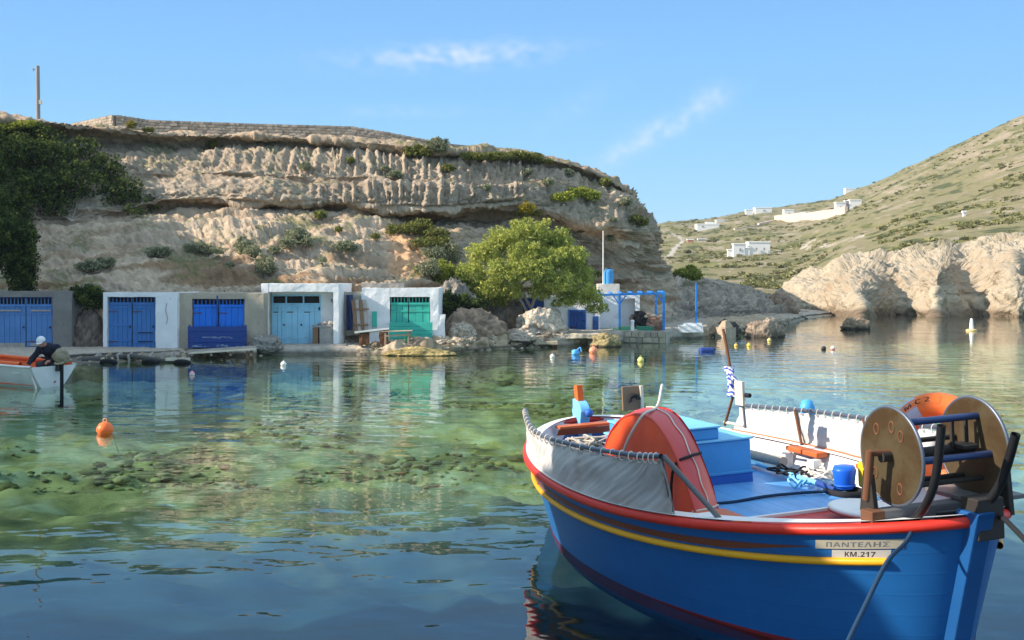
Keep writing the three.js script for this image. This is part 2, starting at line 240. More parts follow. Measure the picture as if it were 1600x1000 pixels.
const cliffColor = (p, u, r, ny) => {
  const a = fbm(p.x * 0.5, p.y * 0.8, p.z * 0.5, 4), b = fbm(p.x * 2.4, p.y * 3.1, p.z * 2.4, 3), bed = n3(p.x * 0.1, p.y * 2.6, 7);
  let c = mix3(PALE, GREY, clamp(0.35 + a * 0.9, 0, 1));
  c = mix3(c, PALE, sstep(r, 2.2, 2.9) * (1 - sstep(r, 3.5, 3.8)) * 0.75);
  c = mix3(c, BROWN, sstep(r, 3.6, 4.1) * (1 - sstep(r, 4.5, 4.9)) * 0.6);
  c = mix3(c, GREY, sstep(r, 4.9, 5.4) * (1 - sstep(r, 6, 6.5)) * 0.75);
  c = mix3(c, BROWN, sstep(r, 6.3, 6.7) * (1 - sstep(r, 7.3, 7.8)) * 0.45);
  c = mix3(c, TAN, sstep(r, 7.8, 8.2) * (1 - sstep(r, 9, 9.4)) * 0.5);
  c = mix3(c, BROWN, sstep(r, 9, 9.6) * 0.35 + clamp(bed * 0.5, 0, 0.3)); c = mix3(c, GREY, sstep(r, 4.6, 5.2) * (1 - sstep(r, 8.8, 9.2)) * 0.35);
  c = mix3(c, BROWN, (1 - sstep(r, 1.5, 2.5)) * sstep(bed + 0.4 * a, -0.05, 0.45) * 0.85);
  c = mix3(c, ORANGE, sstep(u, 590, 625) * (1 - sstep(u, 650, 690)) * sstep(r, 1.3, 1.8) * (1 - sstep(r, 2.8, 3.2)) * 0.8);
  c = mix3(c, ORANGE, sstep(u, 850, 900) * (1 - sstep(u, 960, 1000)) * sstep(r, 3.6, 4) * (1 - sstep(r, 4.6, 5)) * 0.5);
  const veg = sstep(ny, 0.42, 0.75) * sstep(a + b * 0.6, 0.02, 0.35) * (r < 10.2 ? 0.75 : 0.35);
  c = mix3(c, SCRUB, veg);
  const fine = n3(p.x * 6, p.y * 9, p.z * 6); c = mix3(c, BROWN, sstep(n3(p.x * 0.2, (p.y + 0.35 * n3(p.x * 0.13, 3, p.z * 0.13)) * 5.2, 6), 0.35, 0.7) * 0.4 * (1 - sstep(r, 3.4, 4))); return mul3(c, 1 + b * 0.4 + a * 0.2 + fine * 0.14);
};
struct('cliff', loft(colsOf(cliffTable), cliffTable.map((c) => c[0]), 1180, 290, cliffDisp, cliffColor, (t) => t < 0.1 ? t * 0.9 : 0.09 + (t - 0.1) * 0.91 / 0.9), rockMat);

const cliffFaceAt = (() => { const pa = scene.getObjectByName('cliff').geometry.attributes.position, grid = new Map(); // where the cliff's face is met in a given direction
  for (let i = 0; i < pa.count; i++) { const z = pa.getZ(i); if (z > -25) continue; const k = Math.round((800 - F * pa.getX(i) / z) / 6) + ',' + Math.round((HORIZON - F * (pa.getY(i) - EYE) / -z) / 6), o = grid.get(k); if (o === undefined || pa.getZ(o) < z) grid.set(k, i); }
  return (px, py) => { for (let r = 0; r < 6; r++) for (let a = -r; a <= r; a++) for (let b = -r; b <= r; b++) { const o = grid.get((Math.round(px / 6) + a) + ',' + (Math.round(py / 6) + b)); if (o !== undefined) return V().fromBufferAttribute(pa, o); } }; })();

// low slabs of layered rock that run out from the headland to the little beach
const slabTable = [
  [1000, [540, 49.5], [505, 51.5], [470, 55], [452, 58], [440, 61], [432, 66], [430, 80]],
  [1055, [528, 52.5], [495, 55], [478, 56.5], [462, 58], [448, 60.5], [436, 64], [430, 80]],
  [1110, [514, 58], [493, 60], [481, 61], [468, 62.5], [456, 65], [444, 69], [436, 84]],
  [1160, [508, 63], [494, 65.5], [484, 66.5], [474, 68], [462, 70.5], [452, 75], [446, 88]],
  [1205, [503, 68.5], [492, 71], [485, 72.5], [479, 74], [471, 77], [465, 82], [462, 94]],
  [1235, [500, 72.5], [493, 75], [488, 77], [484, 79], [480, 83], [477, 88], [474, 98]],
  [1262, [499, 75], [496.5, 77], [494.5, 79], [492.5, 82], [490, 86], [487, 91], [482, 102]],
];
struct('rock_shelf', loft(colsOf(slabTable), slabTable.map((c) => c[0]), 340, 130, (p, u, r) => { const f = r > 5 ? 0.4 : 1; return f * (0.35 * fbm(p.x * 0.35, p.y * 1.1, p.z * 0.3, 4) + 0.2 * n3(p.x * 0.15, p.y * 3.6 + p.x * 0.25, 5) + 0.12 * ridged(p.x * 0.8, p.y * 2.2, p.z * 0.7, 3) + blocks(p, 1.1, 0.25)); }, (p, u, r, ny) => {
  const a = fbm(p.x * 0.5, p.y * 1.5, p.z * 0.5, 4), b = n3(p.x * 0.12, p.y * 4.2, 2); let c = mix3([0.44, 0.37, 0.29], [0.26, 0.22, 0.18], clamp(0.4 + a + b * 0.3, 0, 1)); c = mix3(c, [0.2, 0.18, 0.16], sstep(r, 0.6, 1.1) * (1 - sstep(r, 1.5, 2.1)) * 0.5); if (r > 4.3) c = mix3(c, SCRUB, sstep(a, -0.05, 0.3) * 0.6); return mul3(c, 1 + 0.3 * fbm(p.x * 3, p.y * 3, p.z * 3, 2)); }), rockMat);

// the sunlit sea cliff across the cove, in rounded buttresses
const seaTable = [
  [1222, [497, 88], [490, 88.5], [484, 90], [478, 92], [472, 96], [466, 104]],
  [1262, [497, 87], [478, 87.5], [462, 89], [449, 92], [440, 97], [434, 106]],
  [1300, [498, 83], [472, 84], [450, 86.5], [432, 90], [420, 95], [412, 106]],
  [1338, [499.5, 78], [466, 79.5], [440, 82.5], [420, 87], [408, 93], [402, 106]],
  [1362, [499, 79], [465, 80.2], [438, 83], [416, 87.5], [405, 93], [398, 106]],
  [1392, [497, 83.5], [466, 84.3], [440, 86], [416, 89.5], [402, 95], [396, 106]],
  [1424, [498, 82], [462, 83], [432, 85], [410, 89], [400, 94], [394, 106]],
  [1462, [499.5, 77.5], [455, 79], [424, 81.5], [405, 86], [395, 92], [390, 106]],
  [1484, [498, 80.5], [455, 81.5], [420, 83.5], [400, 87], [392, 93], [387, 106]],
  [1508, [497, 83], [452, 83.8], [418, 85.5], [396, 88.5], [388, 94], [383, 106]],
  [1545, [497, 82], [450, 82.8], [412, 84.5], [390, 88], [381, 93], [377, 106]],
  [1590, [499, 77], [450, 78.4], [410, 81], [386, 85.5], [376, 91], [372, 106]],
  [1640, [497, 80], [450, 81], [405, 83], [380, 87], [370, 92], [366, 106]],
  [1760, [497, 80], [450, 81], [400, 83], [372, 87], [362, 92], [355, 106]],
  [2100, [497, 80], [440, 81], [385, 83], [350, 87], [335, 92], [325, 106]],
];
struct('sea_cliff', loft(colsOf(seaTable.map((c) => c.map((r, i) => i === 1 ? [r[0] + 14, r[1]] : r))), seaTable.map((c) => c[0]), 620, 190, (p, u, r) => {
  const f = r > 4.2 ? 0.5 : 1; return f * (1.5 * fbm(p.x * 0.13 + 3, p.y * 0.16, p.z * 0.13, 4) + 0.22 * ridged(p.x * 0.4, p.y * 0.45, p.z * 0.4, 2) + 0.12 * fbm(p.x * 1.2, p.y * 1.3, p.z * 1.2, 3) + blocks(p, 0.45, 0.24) + blocks(p, 1.4, 0.07)); }, (p, u, r, ny) => {
  const a = fbm(p.x * 0.22, p.y * 0.35, p.z * 0.22, 4), b = fbm(p.x * 1.1, p.y * 1.3, p.z * 1.1, 3);
  let c = mix3([0.43, 0.365, 0.265], [0.34, 0.29, 0.215], clamp(0.5 + a * 0.9, 0, 1)); c = mix3(c, [0.42, 0.32, 0.215], sstep(a - b * 0.3, 0.1, 0.5) * 0.5); c = mix3(c, [0.26, 0.225, 0.175], sstep(b, 0.08, 0.42) * 0.75);
  c = mix3(c, [0.17, 0.13, 0.09], 1 - sstep(p.y, 0.15, 0.7)); c = mix3(c, [0.135, 0.135, 0.06], sstep(r, 3.5, 4.5) * sstep(a + b * 0.8, -0.15, 0.25) * 0.75); return mul3(c, 1 + b * 0.25); }), farRockMat);

// ------------------------------------------------------------------ the hill beyond, with dry grass, scrub and bare earth
const hillU = [840, 960, 1030, 1100, 1150, 1190, 1240, 1290, 1330, 1370, 1420, 1480, 1540, 1600, 1700, 1900, 2400];
const hillBase = [[485, 90], [492, 92], [494, 92], [494, 92], [494, 90], [493, 88], [491, 88], [450, 98], [428, 100], [418, 102], [406, 102], [398, 102], [394, 102], [388, 102], [380, 102], [360, 102], [320, 102]];
const hillTop = [[385, 430], [368, 430], [354, 430], [344, 440], [336, 440], [330, 440], [325, 430], [316, 420], [302, 405], [286, 390], [262, 370], [235, 350], [208, 330], [184, 310], [150, 290], [90, 270], [20, 250]];
const hillAt = (px, py) => { let c = 0; while (c < hillU.length - 2 && px > hillU[c + 1]) c++; const t = (px - hillU[c]) / (hillU[c + 1] - hillU[c]), yb = lerp(hillBase[c][0], hillBase[c + 1][0], t), yr = lerp(hillTop[c][0], hillTop[c + 1][0], t), Db = lerp(hillBase[c][1], hillBase[c + 1][1], t), Dr = lerp(hillTop[c][1], hillTop[c + 1][1], t); return Db * Math.pow(Dr / Db, (yb - py) / (yb - yr)); };
{
  const cols = hillU.map((u, i) => { const rows = [], [yb, Db] = hillBase[i], [yr, Dr] = hillTop[i], nr = 9; for (let k = 0; k <= nr; k++) rows.push(P(u, lerp(yb, yr, k / nr), Db * Math.pow(Dr / Db, k / nr))); const top = rows[nr]; rows.push(V(top.x * 1.12, top.y - 1, top.z * 1.12), V(top.x * 1.6, top.y - 30, top.z * 1.6)); return rows; });
  const road = [[1040, 402], [1052, 392], [1062, 384], [1068, 376], [1058, 368], [1050, 366]], path = [[1215, 392], [1260, 385], [1300, 378], [1350, 367]], near = (px, py, line, w) => { let m = 1e9; for (let i = 0; i < line.length - 1; i++) { const [ax, ay] = line[i], [bx, by] = line[i + 1], t = clamp(((px - ax) * (bx - ax) + (py - ay) * (by - ay)) / ((bx - ax) ** 2 + (by - ay) ** 2), 0, 1); m = Math.min(m, Math.hypot(px - ax - t * (bx - ax), py - ay - t * (by - ay))); } return m < w; };
  const g = loft(cols, hillU, 520, 300, (p, u, r) => { const s = 0.004 * Math.hypot(p.x, p.z); return [0, s * (1.3 * fbm(p.x * 0.02, 3, p.z * 0.02, 4) + 0.35 * fbm(p.x * 0.12, 8, p.z * 0.12, 3)) * Math.min(1, r) * (r > 8.5 ? 0.6 : 1)]; }, (p, u, r, ny) => {
    const px = 800 - F * p.x / p.z, py = HORIZON - F * (p.y - EYE) / -p.z;
    const a = fbm(p.x * 0.016, p.y * 0.03, p.z * 0.016, 5), b = fbm(p.x * 0.09, p.y * 0.15, p.z * 0.05, 4), c2 = n3(p.x * 0.02, p.y * 0.55, 3);
    const m1 = fbm(p.x * 0.35, p.y * 0.5, p.z * 0.12, 3), m2 = n3(p.x * 0.9, p.y * 1.2, p.z * 0.3); let c = mix3([0.24, 0.215, 0.105], [0.32, 0.27, 0.165], clamp(0.5 + a * 1.2 + m1 * 0.6, 0, 1));
    c = mix3(c, [0.14, 0.15, 0.055], sstep(b + a * 0.3 + m1 * 0.5, 0.0, 0.34) * 0.85);
    c = mix3(c, [0.075, 0.085, 0.036], sstep(b - a * 0.2 + m1 * 0.6 + m2 * 0.15, 0.3, 0.5) * 0.85);
    c = mix3(c, [0.20, 0.20, 0.05], sstep(c2 + a * 0.5, 0.25, 0.8) * 0.5);
    c = mix3(c, [0.44, 0.37, 0.27], sstep(-b + a * 0.25 - m1 * 0.5 - m2 * 0.12, 0.3, 0.46) * 0.85);
    c = mix3(c, [0.42, 0.33, 0.22], sstep(n3(p.x * 0.013 + 5, p.y * 0.05, p.z * 0.013), 0.45, 0.75) * sstep(u, 1450, 1560) * 0.6);
    if (near(px, py, road, 2.2)) c = [0.5, 0.45, 0.38]; if (near(px, py + 3 * n3(p.x * 0.2, 0, p.z * 0.2), path, 1.8) && b > -0.25) c = [0.48, 0.42, 0.33];
    return mul3(c, 0.74 + 0.2 * b); });
  struct('hill', g, vcol(0.98, { bumpMap: bumpAt(T.bumpFine, 0.05), bumpScale: 0.35 }));
}

// ------------------------------------------------------------------ the terrace of rock and concrete along the shore
const shore = [ // px, D of the water's edge, height of the top, rockiness, D of the back
  [-900, 29, 0.3, 1, 36], [-300, 32.4, 0.05, 0.1, 41], [-60, 33, 0.05, 0.1, 42], [60, 33.8, 0.05, 0.15, 42], [130, 34.6, 0.06, 0.2, 42], [230, 36, 0.1, 0.2, 43], [330, 37.4, 0.16, 0.3, 43], [395, 38.1, 0.24, 0.3, 43], [415, 38.6, 0.29, 0.12, 43], [540, 38.9, 0.3, 0.12, 44],
  [570, 38.7, 0.32, 0.6, 45], [640, 38.4, 0.33, 1, 46], [700, 39.4, 0.35, 1, 48], [745, 41, 0.36, 1, 50], [790, 42.2, 0.36, 1, 52], [850, 43, 0.4, 0.9, 54], [885, 43.6, 0.45, 0.35, 55], [960, 45.6, 0.46, 0.2, 56], [1010, 47.3, 0.47, 0.2, 57], [1060, 48.8, 0.47, 0.2, 58], [1095, 49.8, 0.47, 0.3, 60], [1115, 51, 0.4, 1, 62], [1150, 53.5, 0.35, 1, 66], [1190, 58, 0.3, 1, 72], [1230, 66, 0.15, 0.6, 82], [1262, 76, 0.08, 0.2, 92], [1300, 82, 0.05, 0.2, 94],
];
{
  const cols = shore.map(([px, Df, top, , Db]) => [P(px, 0, 1).setComponent(1, 0) && V(X(px, Df - 1.4), -1.3, -(Df - 1.4)), V(X(px, Df - 0.35), -0.42, -(Df - 0.35)), V(X(px, Df), 0.0, -Df), V(X(px, Df + (top < 0.2 ? 0.8 : 0.12)), top * 0.8, -(Df + (top < 0.2 ? 0.8 : 0.12))), V(X(px, Df + 0.5 + (top < 0.2 ? 1.2 : 0)), top + 0.01, -(Df + 0.5 + (top < 0.2 ? 1.2 : 0))), V(X(px, Df + 2.2), Math.max(top, Math.min(top + 0.18, 0.24)), -(Df + 2.2)), V(X(px, Db), top + 0.25, -Db)]);
  const us = shore.map((s) => s[0]), rk = (u) => { let c = 0; while (c < us.length - 2 && u > us[c + 1]) c++; return lerp(shore[c][3], shore[c + 1][3], clamp((u - us[c]) / (us[c + 1] - us[c]), 0, 1)); };
  struct('shore', loft(cols, us, 900, 110, (p, u, r) => { const k = rk(u), f = 1 - sstep(r, 4.6, 5.6) * 0.8; return [k * f * (0.26 * fbm(p.x * 0.9, p.y * 1.4, p.z * 0.9, 4) + 0.14 * ridged(p.x * 1.7, p.y * 1.5, p.z * 1.7, 2) - 0.05) + 0.02 * fbm(p.x * 2, p.y * 2, p.z * 2, 3), k * f * sstep(r, 2.6, 3.4) * 0.16 * n3(p.x * 0.5, 1, p.z * 0.5)]; }, (p, u, r, ny) => {
    const k = rk(u), a = fbm(p.x * 0.8, p.y, p.z * 0.8, 4), b = fbm(p.x * 4, p.y * 4, p.z * 4, 3);
    let c = mix3([0.36, 0.33, 0.285], mix3([0.46, 0.37, 0.25], [0.30, 0.23, 0.16], clamp(0.5 + a, 0, 1)), k);
    c = mix3(c, [0.075, 0.07, 0.055], (1 - sstep(p.y + a * 0.05, 0.04, 0.16)) * sstep(p.y, -0.05, 0.02) * 0.8); // wet, weed-grown band at the waterline
    c = mix3(c, mix3([0.42, 0.34, 0.15], [0.12, 0.11, 0.05], clamp(0.45 + a * 1.5, 0, 1)), 1 - sstep(p.y, -0.1, 0.02));
    if (u > 1215) c = mix3(c, [0.40, 0.35, 0.28], sstep(u, 1215, 1240)); return mul3(c, 1 + 0.35 * b); }), groundMat);
}

// ------------------------------------------------------------------ the bed of the cove and the water over it
const bedY = (x, z) => { const D = -z, deep = 0.62 + 0.9 * sstep(x, 3, 18) + 0.35 * sstep(D, 38, 60); return -deep + 0.30 * fbm(x * 0.28, 5, z * 0.28, 4) + 0.16 * fbm(x * 1.1, 2, z * 1.1, 3); };
{
  const nx = 380, nz = 420, x0 = -34, x1 = 46, z0 = 6, z1 = -94, pos = [], uv = [], idx = [];
  for (let j = 0; j <= nz; j++) for (let i = 0; i <= nx; i++) { const x = lerp(x0, x1, i / nx), z = lerp(z0, z1, Math.pow(j / nz, 1.3)); pos.push(x, Math.min(bedY(x, z), -0.12), z); uv.push((x - x0) / 80, (z0 - z) / 100); }
  for (let j = 0; j < nz; j++) for (let i = 0; i < nx; i++) { const a = j * (nx + 1) + i; idx.push(a, a + 1, a + nx + 1, a + 1, a + nx + 2, a + nx + 1); }
  const g = new THREE.BufferGeometry(); g.setAttribute('position', new THREE.Float32BufferAttribute(pos, 3)); g.setAttribute('uv', new THREE.Float32BufferAttribute(uv, 2)); g.setIndex(idx); g.computeVertexNormals();
  const S = 1600, d = new Uint8Array(S * S * 4);
  for (let y = 0; y < S; y++) for (let x = 0; x < S; x++) {
    const wx = x0 + (x + 0.5) / S * 80, wz = z0 - (y + 0.5) / S * 100, a = fbm(wx * 0.17, 1, wz * 0.12, 3), b = fbm(wx * 0.9, 4, wz * 0.7, 3), f = N2[((y * 3) & 511) * 512 + ((x * 3) & 511)] - 0.5, f2 = N1[((y * 5) & 511) * 512 + ((x * 5) & 511)] - 0.5, sand = 1 - sstep(a * 0.8 + b * 0.9 + f * 0.8 + f2 * 0.5, -0.2, 0.24);
    const c = mix3(mix3([0.17, 0.16, 0.085], [0.36, 0.32, 0.17], clamp(0.42 + b * 0.9 + f * 2.2 + f2, 0, 1)), [0.46, 0.455, 0.35], sand * 0.88), m = 1 + f * 1.3 + f2 * 0.5, o = (y * S + x) * 4, nearBlue = 1 - sstep(-wz + 2.2 * a + 1.5 * b - wx * 0.1, 11.5, 18.5); // bed painted dark blue near the viewer, to deepen the blue sky reflection
    for (let k = 0; k < 3; k++) d[o + k] = clamp(lerp(c[k], [0.010, 0.036, 0.066][k], nearBlue * 0.97) * m * 255 * 1.4, 0, 255); d[o + 3] = 255;
  }
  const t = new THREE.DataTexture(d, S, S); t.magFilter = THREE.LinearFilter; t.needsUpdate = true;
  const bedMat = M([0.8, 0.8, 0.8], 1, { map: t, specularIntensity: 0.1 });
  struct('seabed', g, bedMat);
  { // loose stones on the bed, too many to count
    const R = rng(321), q = mergeVertices((() => { const e = new THREE.IcosahedronGeometry(1, 1); e.deleteAttribute('uv'); e.deleteAttribute('normal'); return e; })(), 1e-4), p = q.attributes.position; for (let i = 0; i < p.count; i++) { const k = 0.75 + R() * 0.5; p.setXYZ(i, p.getX(i) * k, p.getY(i) * k * 0.5, p.getZ(i) * k); } q.computeVertexNormals();
    const list = []; for (let i = 0; i < 26000 && list.length < 4200; i++) { const D = 9 + 30 * Math.pow(R(), 1.3), x = (R() - 0.56) * D * 1.05, z = -D, a = fbm(x * 0.17, 1, z * 0.12, 3) + 0.6 * fbm(x * 0.5, 4, z * 0.4, 2); if (a < -0.05 + R() * 0.3 || D < 17.5 + x * 0.1) continue; list.push([x, z, 0.03 + 0.15 * R() * R() * R()]); }
    const im = new THREE.InstancedMesh(q, M([0.42, 0.385, 0.25], 1, { specularIntensity: 0.1 }), list.length), mm = new THREE.Matrix4(), e = new THREE.Quaternion(); im.name = 'seabed_stones'; list.forEach(([x, z, s], i) => { e.setFromAxisAngle(V(0, 1, 0), R() * 6.28); mm.compose(V(x, Math.min(bedY(x, z) + s * 0.2, -0.15 - s * 0.6), z), e, V(s * (0.8 + R() * 0.9), s, s)); im.setMatrixAt(i, mm); const k = 0.35 + R() * 0.9; im.setColorAt(i, lin(k, k * (0.9 + R() * 0.15), k * (0.7 + R() * 0.4))); }); scene.add(im); tag(im, 'small stones scattered over the bed of the cove', 'stones', null, 'stuff'); }
  const far = new THREE.PlaneGeometry(4000, 4000); far.rotateX(-Math.PI / 2); far.translate(0, -2.2, 0);
  struct('ground', far, M([0.16, 0.17, 0.11], 1));
}
{
  const S = 1024, L = 14, h = new Float32Array(S * S), R = rng(77), w = [];
  for (let i = 0; i < 84; i++) { const lam = 0.085 * Math.pow(17, R()), dir = (R() - 0.5) * 1.5 + (R() < 0.25 ? 0.5 : 0.12), n = L / lam, kx = Math.round(n * Math.sin(dir)), kz = Math.max(1, Math.round(n * Math.cos(dir))), k = 2 * Math.PI * Math.hypot(kx, kz) / L; w.push([kx, kz, R() * 6.283, 0.0019 / k * Math.pow(lam / 0.5, 0.2)]); }
  const tab = new Float32Array(4096); for (let i = 0; i < 4096; i++) tab[i] = Math.sin(i / 4096 * 2 * Math.PI);
  for (const [kx, kz, ph, am] of w) for (let y = 0; y < S; y++) { const q = kz * y * 4 + ph / 6.283185 * 4096; for (let x = 0; x < S; x++) h[y * S + x] += am * tab[(kx * x * 4 + q) & 4095]; }
  for (let y = 0; y < S; y++) for (let x = 0; x < S; x++) { const i = y * S + x, a = 0.25 + 1.5 * N3[((y >> 1) & 511) * 512 + ((x >> 1) & 511)]; h[i] *= a * a * 0.9; }
  let lo = 1e9, hi = -1e9; for (const v of h) { if (v < lo) lo = v; if (v > hi) hi = v; }
  const d = new Float32Array(S * S * 4); for (let i = 0; i < S * S; i++) { const v = (h[i] - lo) / (hi - lo); d[i * 4] = d[i * 4 + 1] = d[i * 4 + 2] = v; d[i * 4 + 3] = 1; }
  const t = new THREE.DataTexture(d, S, S, THREE.RGBAFormat, THREE.FloatType); t.wrapS = t.wrapT = THREE.RepeatWrapping; t.magFilter = THREE.LinearFilter; t.needsUpdate = true;
  const water = new THREE.MeshPhysicalMaterial({ color: lin(0.55, 0.73, 0.645), roughness: 0.0, metalness: 0, transmission: 1, thickness: 0, ior: 1.33, bumpMap: t, bumpScale: hi - lo });
  const g = new THREE.PlaneGeometry(260, 150, 1, 1); g.rotateX(-Math.PI / 2); g.translate(20, 0, -60);
  const p = g.attributes.position, uv = new Float32Array(p.count * 2); for (let i = 0; i < p.count; i++) { uv[i * 2] = p.getX(i) / L; uv[i * 2 + 1] = -p.getZ(i) / L; } g.setAttribute('uv', new THREE.BufferAttribute(uv, 2));
  struct('water', g, water);
}

// ------------------------------------------------------------------ dry-stone wall along the top of the cliff
{
  const pts = [P(120, 193, 66), P(183, 180, 55.5), P(235, 188, 55.7), P(400, 194, 55.9), P(550, 198, 56), P(600, 206, 56), P(700, 225, 56.2), P(805, 236, 57.5)];
  const t = thing('stone_wall', 'long grey dry-stone wall along the top of the cliff', 'wall');
  const R = rng(41), blocks = [], body = [];
  const st = [0, 1, 2].map((k) => { const g = rough(1, 1, 1, 0, 0, 0, 0.05, 0.5, k); return g; });
  for (let i = 0; i < pts.length - 1; i++) {
    const a = pts[i], b = pts[i + 1], L = Math.hypot(b.x - a.x, b.z - a.z), ang = Math.atan2(-(b.z - a.z), b.x - a.x), h = 0.95;
    const g = new THREE.BoxGeometry(L + 0.05, h, 0.42, 1, 1, 1), p = g.attributes.position;
    for (let k = 0; k < p.count; k++) { const f = p.getX(k) > 0 ? 1 : 0, top = f ? b.y : a.y; p.setY(k, p.getY(k) > 0 ? top - 0.02 : top - h); }
    g.rotateY(ang); g.translate((a.x + b.x) / 2, 0, (a.z + b.z) / 2); body.push(g);
    for (let row = 0; row < 7; row++) for (let x = 0; x < L;) { const w = 0.14 + R() * 0.2, y = lerp(a.y, b.y, (x + w / 2) / L) - 0.07 - row * 0.135, f = (x + w / 2) / L; for (const side of [1]) { const m = new THREE.Matrix4().compose(V(lerp(a.x, b.x, f) + Math.sin(ang) * 0.2 * side, y, lerp(a.z, b.z, f) + Math.cos(ang) * 0.2 * side), new THREE.Quaternion().setFromEuler(new THREE.Euler((R() - 0.5) * 0.2, ang + (R() - 0.5) * 0.15, (R() - 0.5) * 0.1)), V(w * 0.95, 0.125, 0.08 + R() * 0.05)); blocks.push(m); } x += w; }
  }
  mesh('core', body, M([0.2, 0.175, 0.145], 1), t);
  const inst = new THREE.InstancedMesh(st[0], stone([0.42, 0.36, 0.29]), blocks.length); blocks.forEach((m, i) => { inst.setMatrixAt(i, m); inst.setColorAt(i, new THREE.Color().setScalar(0.7 + R() * 0.5)); }); inst.name = 'stone'; inst.castShadow = true; tag(inst, null, null, null, 'stuff'); t.add(inst);
}

// ------------------------------------------------------------------ the boathouses
// a wall of boxes round one opening, in metres from the middle of the base; +z is the front
function frontWall(t, w, h, th, open, m, seed) { // open = [x0, x1, y1]
  const [a, b, y1] = open, g = [];
  if (a > -w / 2 + 0.02) g.push(rough(a + w / 2, h, th, (a - w / 2) / 2, h / 2, -th / 2, 0.012, 0.12, seed));
  if (b < w / 2 - 0.02) g.push(rough(w / 2 - b, h, th, (b + w / 2) / 2, h / 2, -th / 2, 0.012, 0.12, seed + 3));
  g.push(rough(b - a + 0.04, h - y1, th - 0.006, (a + b) / 2, (h + y1) / 2, -th / 2, 0.01, 0.12, seed + 5));
  return mesh('front_wall', g, m, t);
}
function doorLeaf(t, x0, x1, y0, y1, z, m, n, vents, bars = []) { // boards, a row of slots with slats above, ledges
  const leaf = new THREE.Group(); leaf.name = 'door_leaf'; t.add(leaf); const w = (x1 - x0) / n, top = vents ? y1 - vents : y1, R = rng(Math.round(x0 * 977 + y1 * 331) + 5000);
  for (let i = 0; i < n; i++) mesh('board', box(w - 0.008, top - y0, 0.035, x0 + w * (i + 0.5), (y0 + top) / 2, z + (R() - 0.5) * 0.008, 0.006), m, leaf);
  mesh('ledge', box(x1 - x0 - 0.004, 0.07, 0.03, (x0 + x1) / 2, top - 0.05, z + 0.03), m, leaf);
  for (const y of bars) mesh('ledge', box(x1 - x0 - 0.02, 0.06, 0.02, (x0 + x1) / 2, y0 + y, z + 0.026), m, leaf);
  mesh('padlock', box(0.05, 0.07, 0.03, x1 - 0.06, y0 + (top - y0) * 0.48, z + 0.035, 0.01), mat.dark, leaf);
  for (const f of [0.16, 0.8]) mesh('hinge', box(Math.min(0.3, (x1 - x0) * 0.4), 0.03, 0.008, x0 + Math.min(0.3, (x1 - x0) * 0.4) / 2, y0 + (top - y0) * f, z + 0.024, 0.003), mat.rusty, leaf);
  if (vents) { mesh('vent', box(x1 - x0, vents, 0.02, (x0 + x1) / 2, top + vents / 2, z - 0.05), mat.dark, leaf); const k = Math.max(2, Math.round((x1 - x0) / 0.13)); for (let i = 0; i <= k; i++) mesh('slat', box(0.03, vents, 0.025, lerp(x0 + 0.015, x1 - 0.015, i / k), top + vents / 2, z, 0.004), m, leaf); }
  return leaf;
}
const px2 = (D) => D / F; // metres per pixel of the photograph at that distance
function house(name, label, px0, px1, yTop, yBase, D, depth) { const s = px2(D), w = (px1 - px0) * s, h = (yBase - yTop) * s; const t = thing(name, label, 'boathouse', [X((px0 + px1) / 2, D), Yh(yBase, D), -D]); return { t, s, w, h, x: (px) => (px - (px0 + px1) / 2) * s, y: (py) => (yBase - py) * s, depth }; }
function shell(b, m, seed, roofM = m) { const { t, w, h, depth } = b; mesh('side_wall', rough(0.18, h, depth, -w / 2 + 0.09, h / 2, -depth / 2 - 0.14, 0.012, 0.2, seed), m, t); mesh('side_wall', rough(0.18, h, depth, w / 2 - 0.09, h / 2, -depth / 2 - 0.14, 0.012, 0.2, seed + 1), m, t); mesh('roof', rough(w - 0.02, 0.14, depth, 0, h - 0.075, -depth / 2 - 0.16, 0.01, 0.2, seed + 2), roofM, t); mesh('back_wall', box(w - 0.1, h - 0.1, 0.1, 0, h / 2, -depth, 0.01), mat.darkConcrete, t); }
const D1 = 38.6;
{ // far left: wide blue doors in rough stone, hanging bush above
  const b = house('boathouse', 'stone boathouse with wide faded blue double doors, behind the person in the dinghy', -30, 112, 455, 546, D1, 2.6);
  frontWall(b.t, b.w, b.h, 0.3, [b.x(-22), b.x(82), b.y(464)], mat.darkConcrete, 1); shell(b, mat.darkConcrete, 10);
  const z = -0.1; doorLeaf(b.t, b.x(-20), b.x(38.5), 0.02, b.y(466), z, mat.blueDoor, 7, 0.2, [0.12, 1.18]); doorLeaf(b.t, b.x(39.5), b.x(80), 0.02, b.y(466), z, mat.blueDoor, 5, 0.2, [0.12, 1.18]);
  const weathered = mesh('kick_board', [box(b.x(38) - b.x(-20), 0.17, 0.012, (b.x(38) + b.x(-20)) / 2, 0.13, -0.055), box(b.x(78) - b.x(46), 0.09, 0.012, (b.x(78) + b.x(46)) / 2, 0.16, -0.055)], mat.greyWood, b.t); mesh('strap', [box(b.x(32) - b.x(-18), 0.05, 0.012, (b.x(32) + b.x(-18)) / 2, 1.3, -0.052), box(b.x(78) - b.x(47), 0.05, 0.012, (b.x(78) + b.x(47)) / 2, 1.3, -0.052)], mat.greyWood, b.t);
  mesh('door_frame', [box(0.06, b.y(463), 0.1, b.x(81.5), b.y(463) / 2, -0.1), box(b.x(82) - b.x(-22), 0.06, 0.1, (b.x(82) + b.x(-22)) / 2, b.y(464), -0.1)], mat.deepBlue, b.t);
}
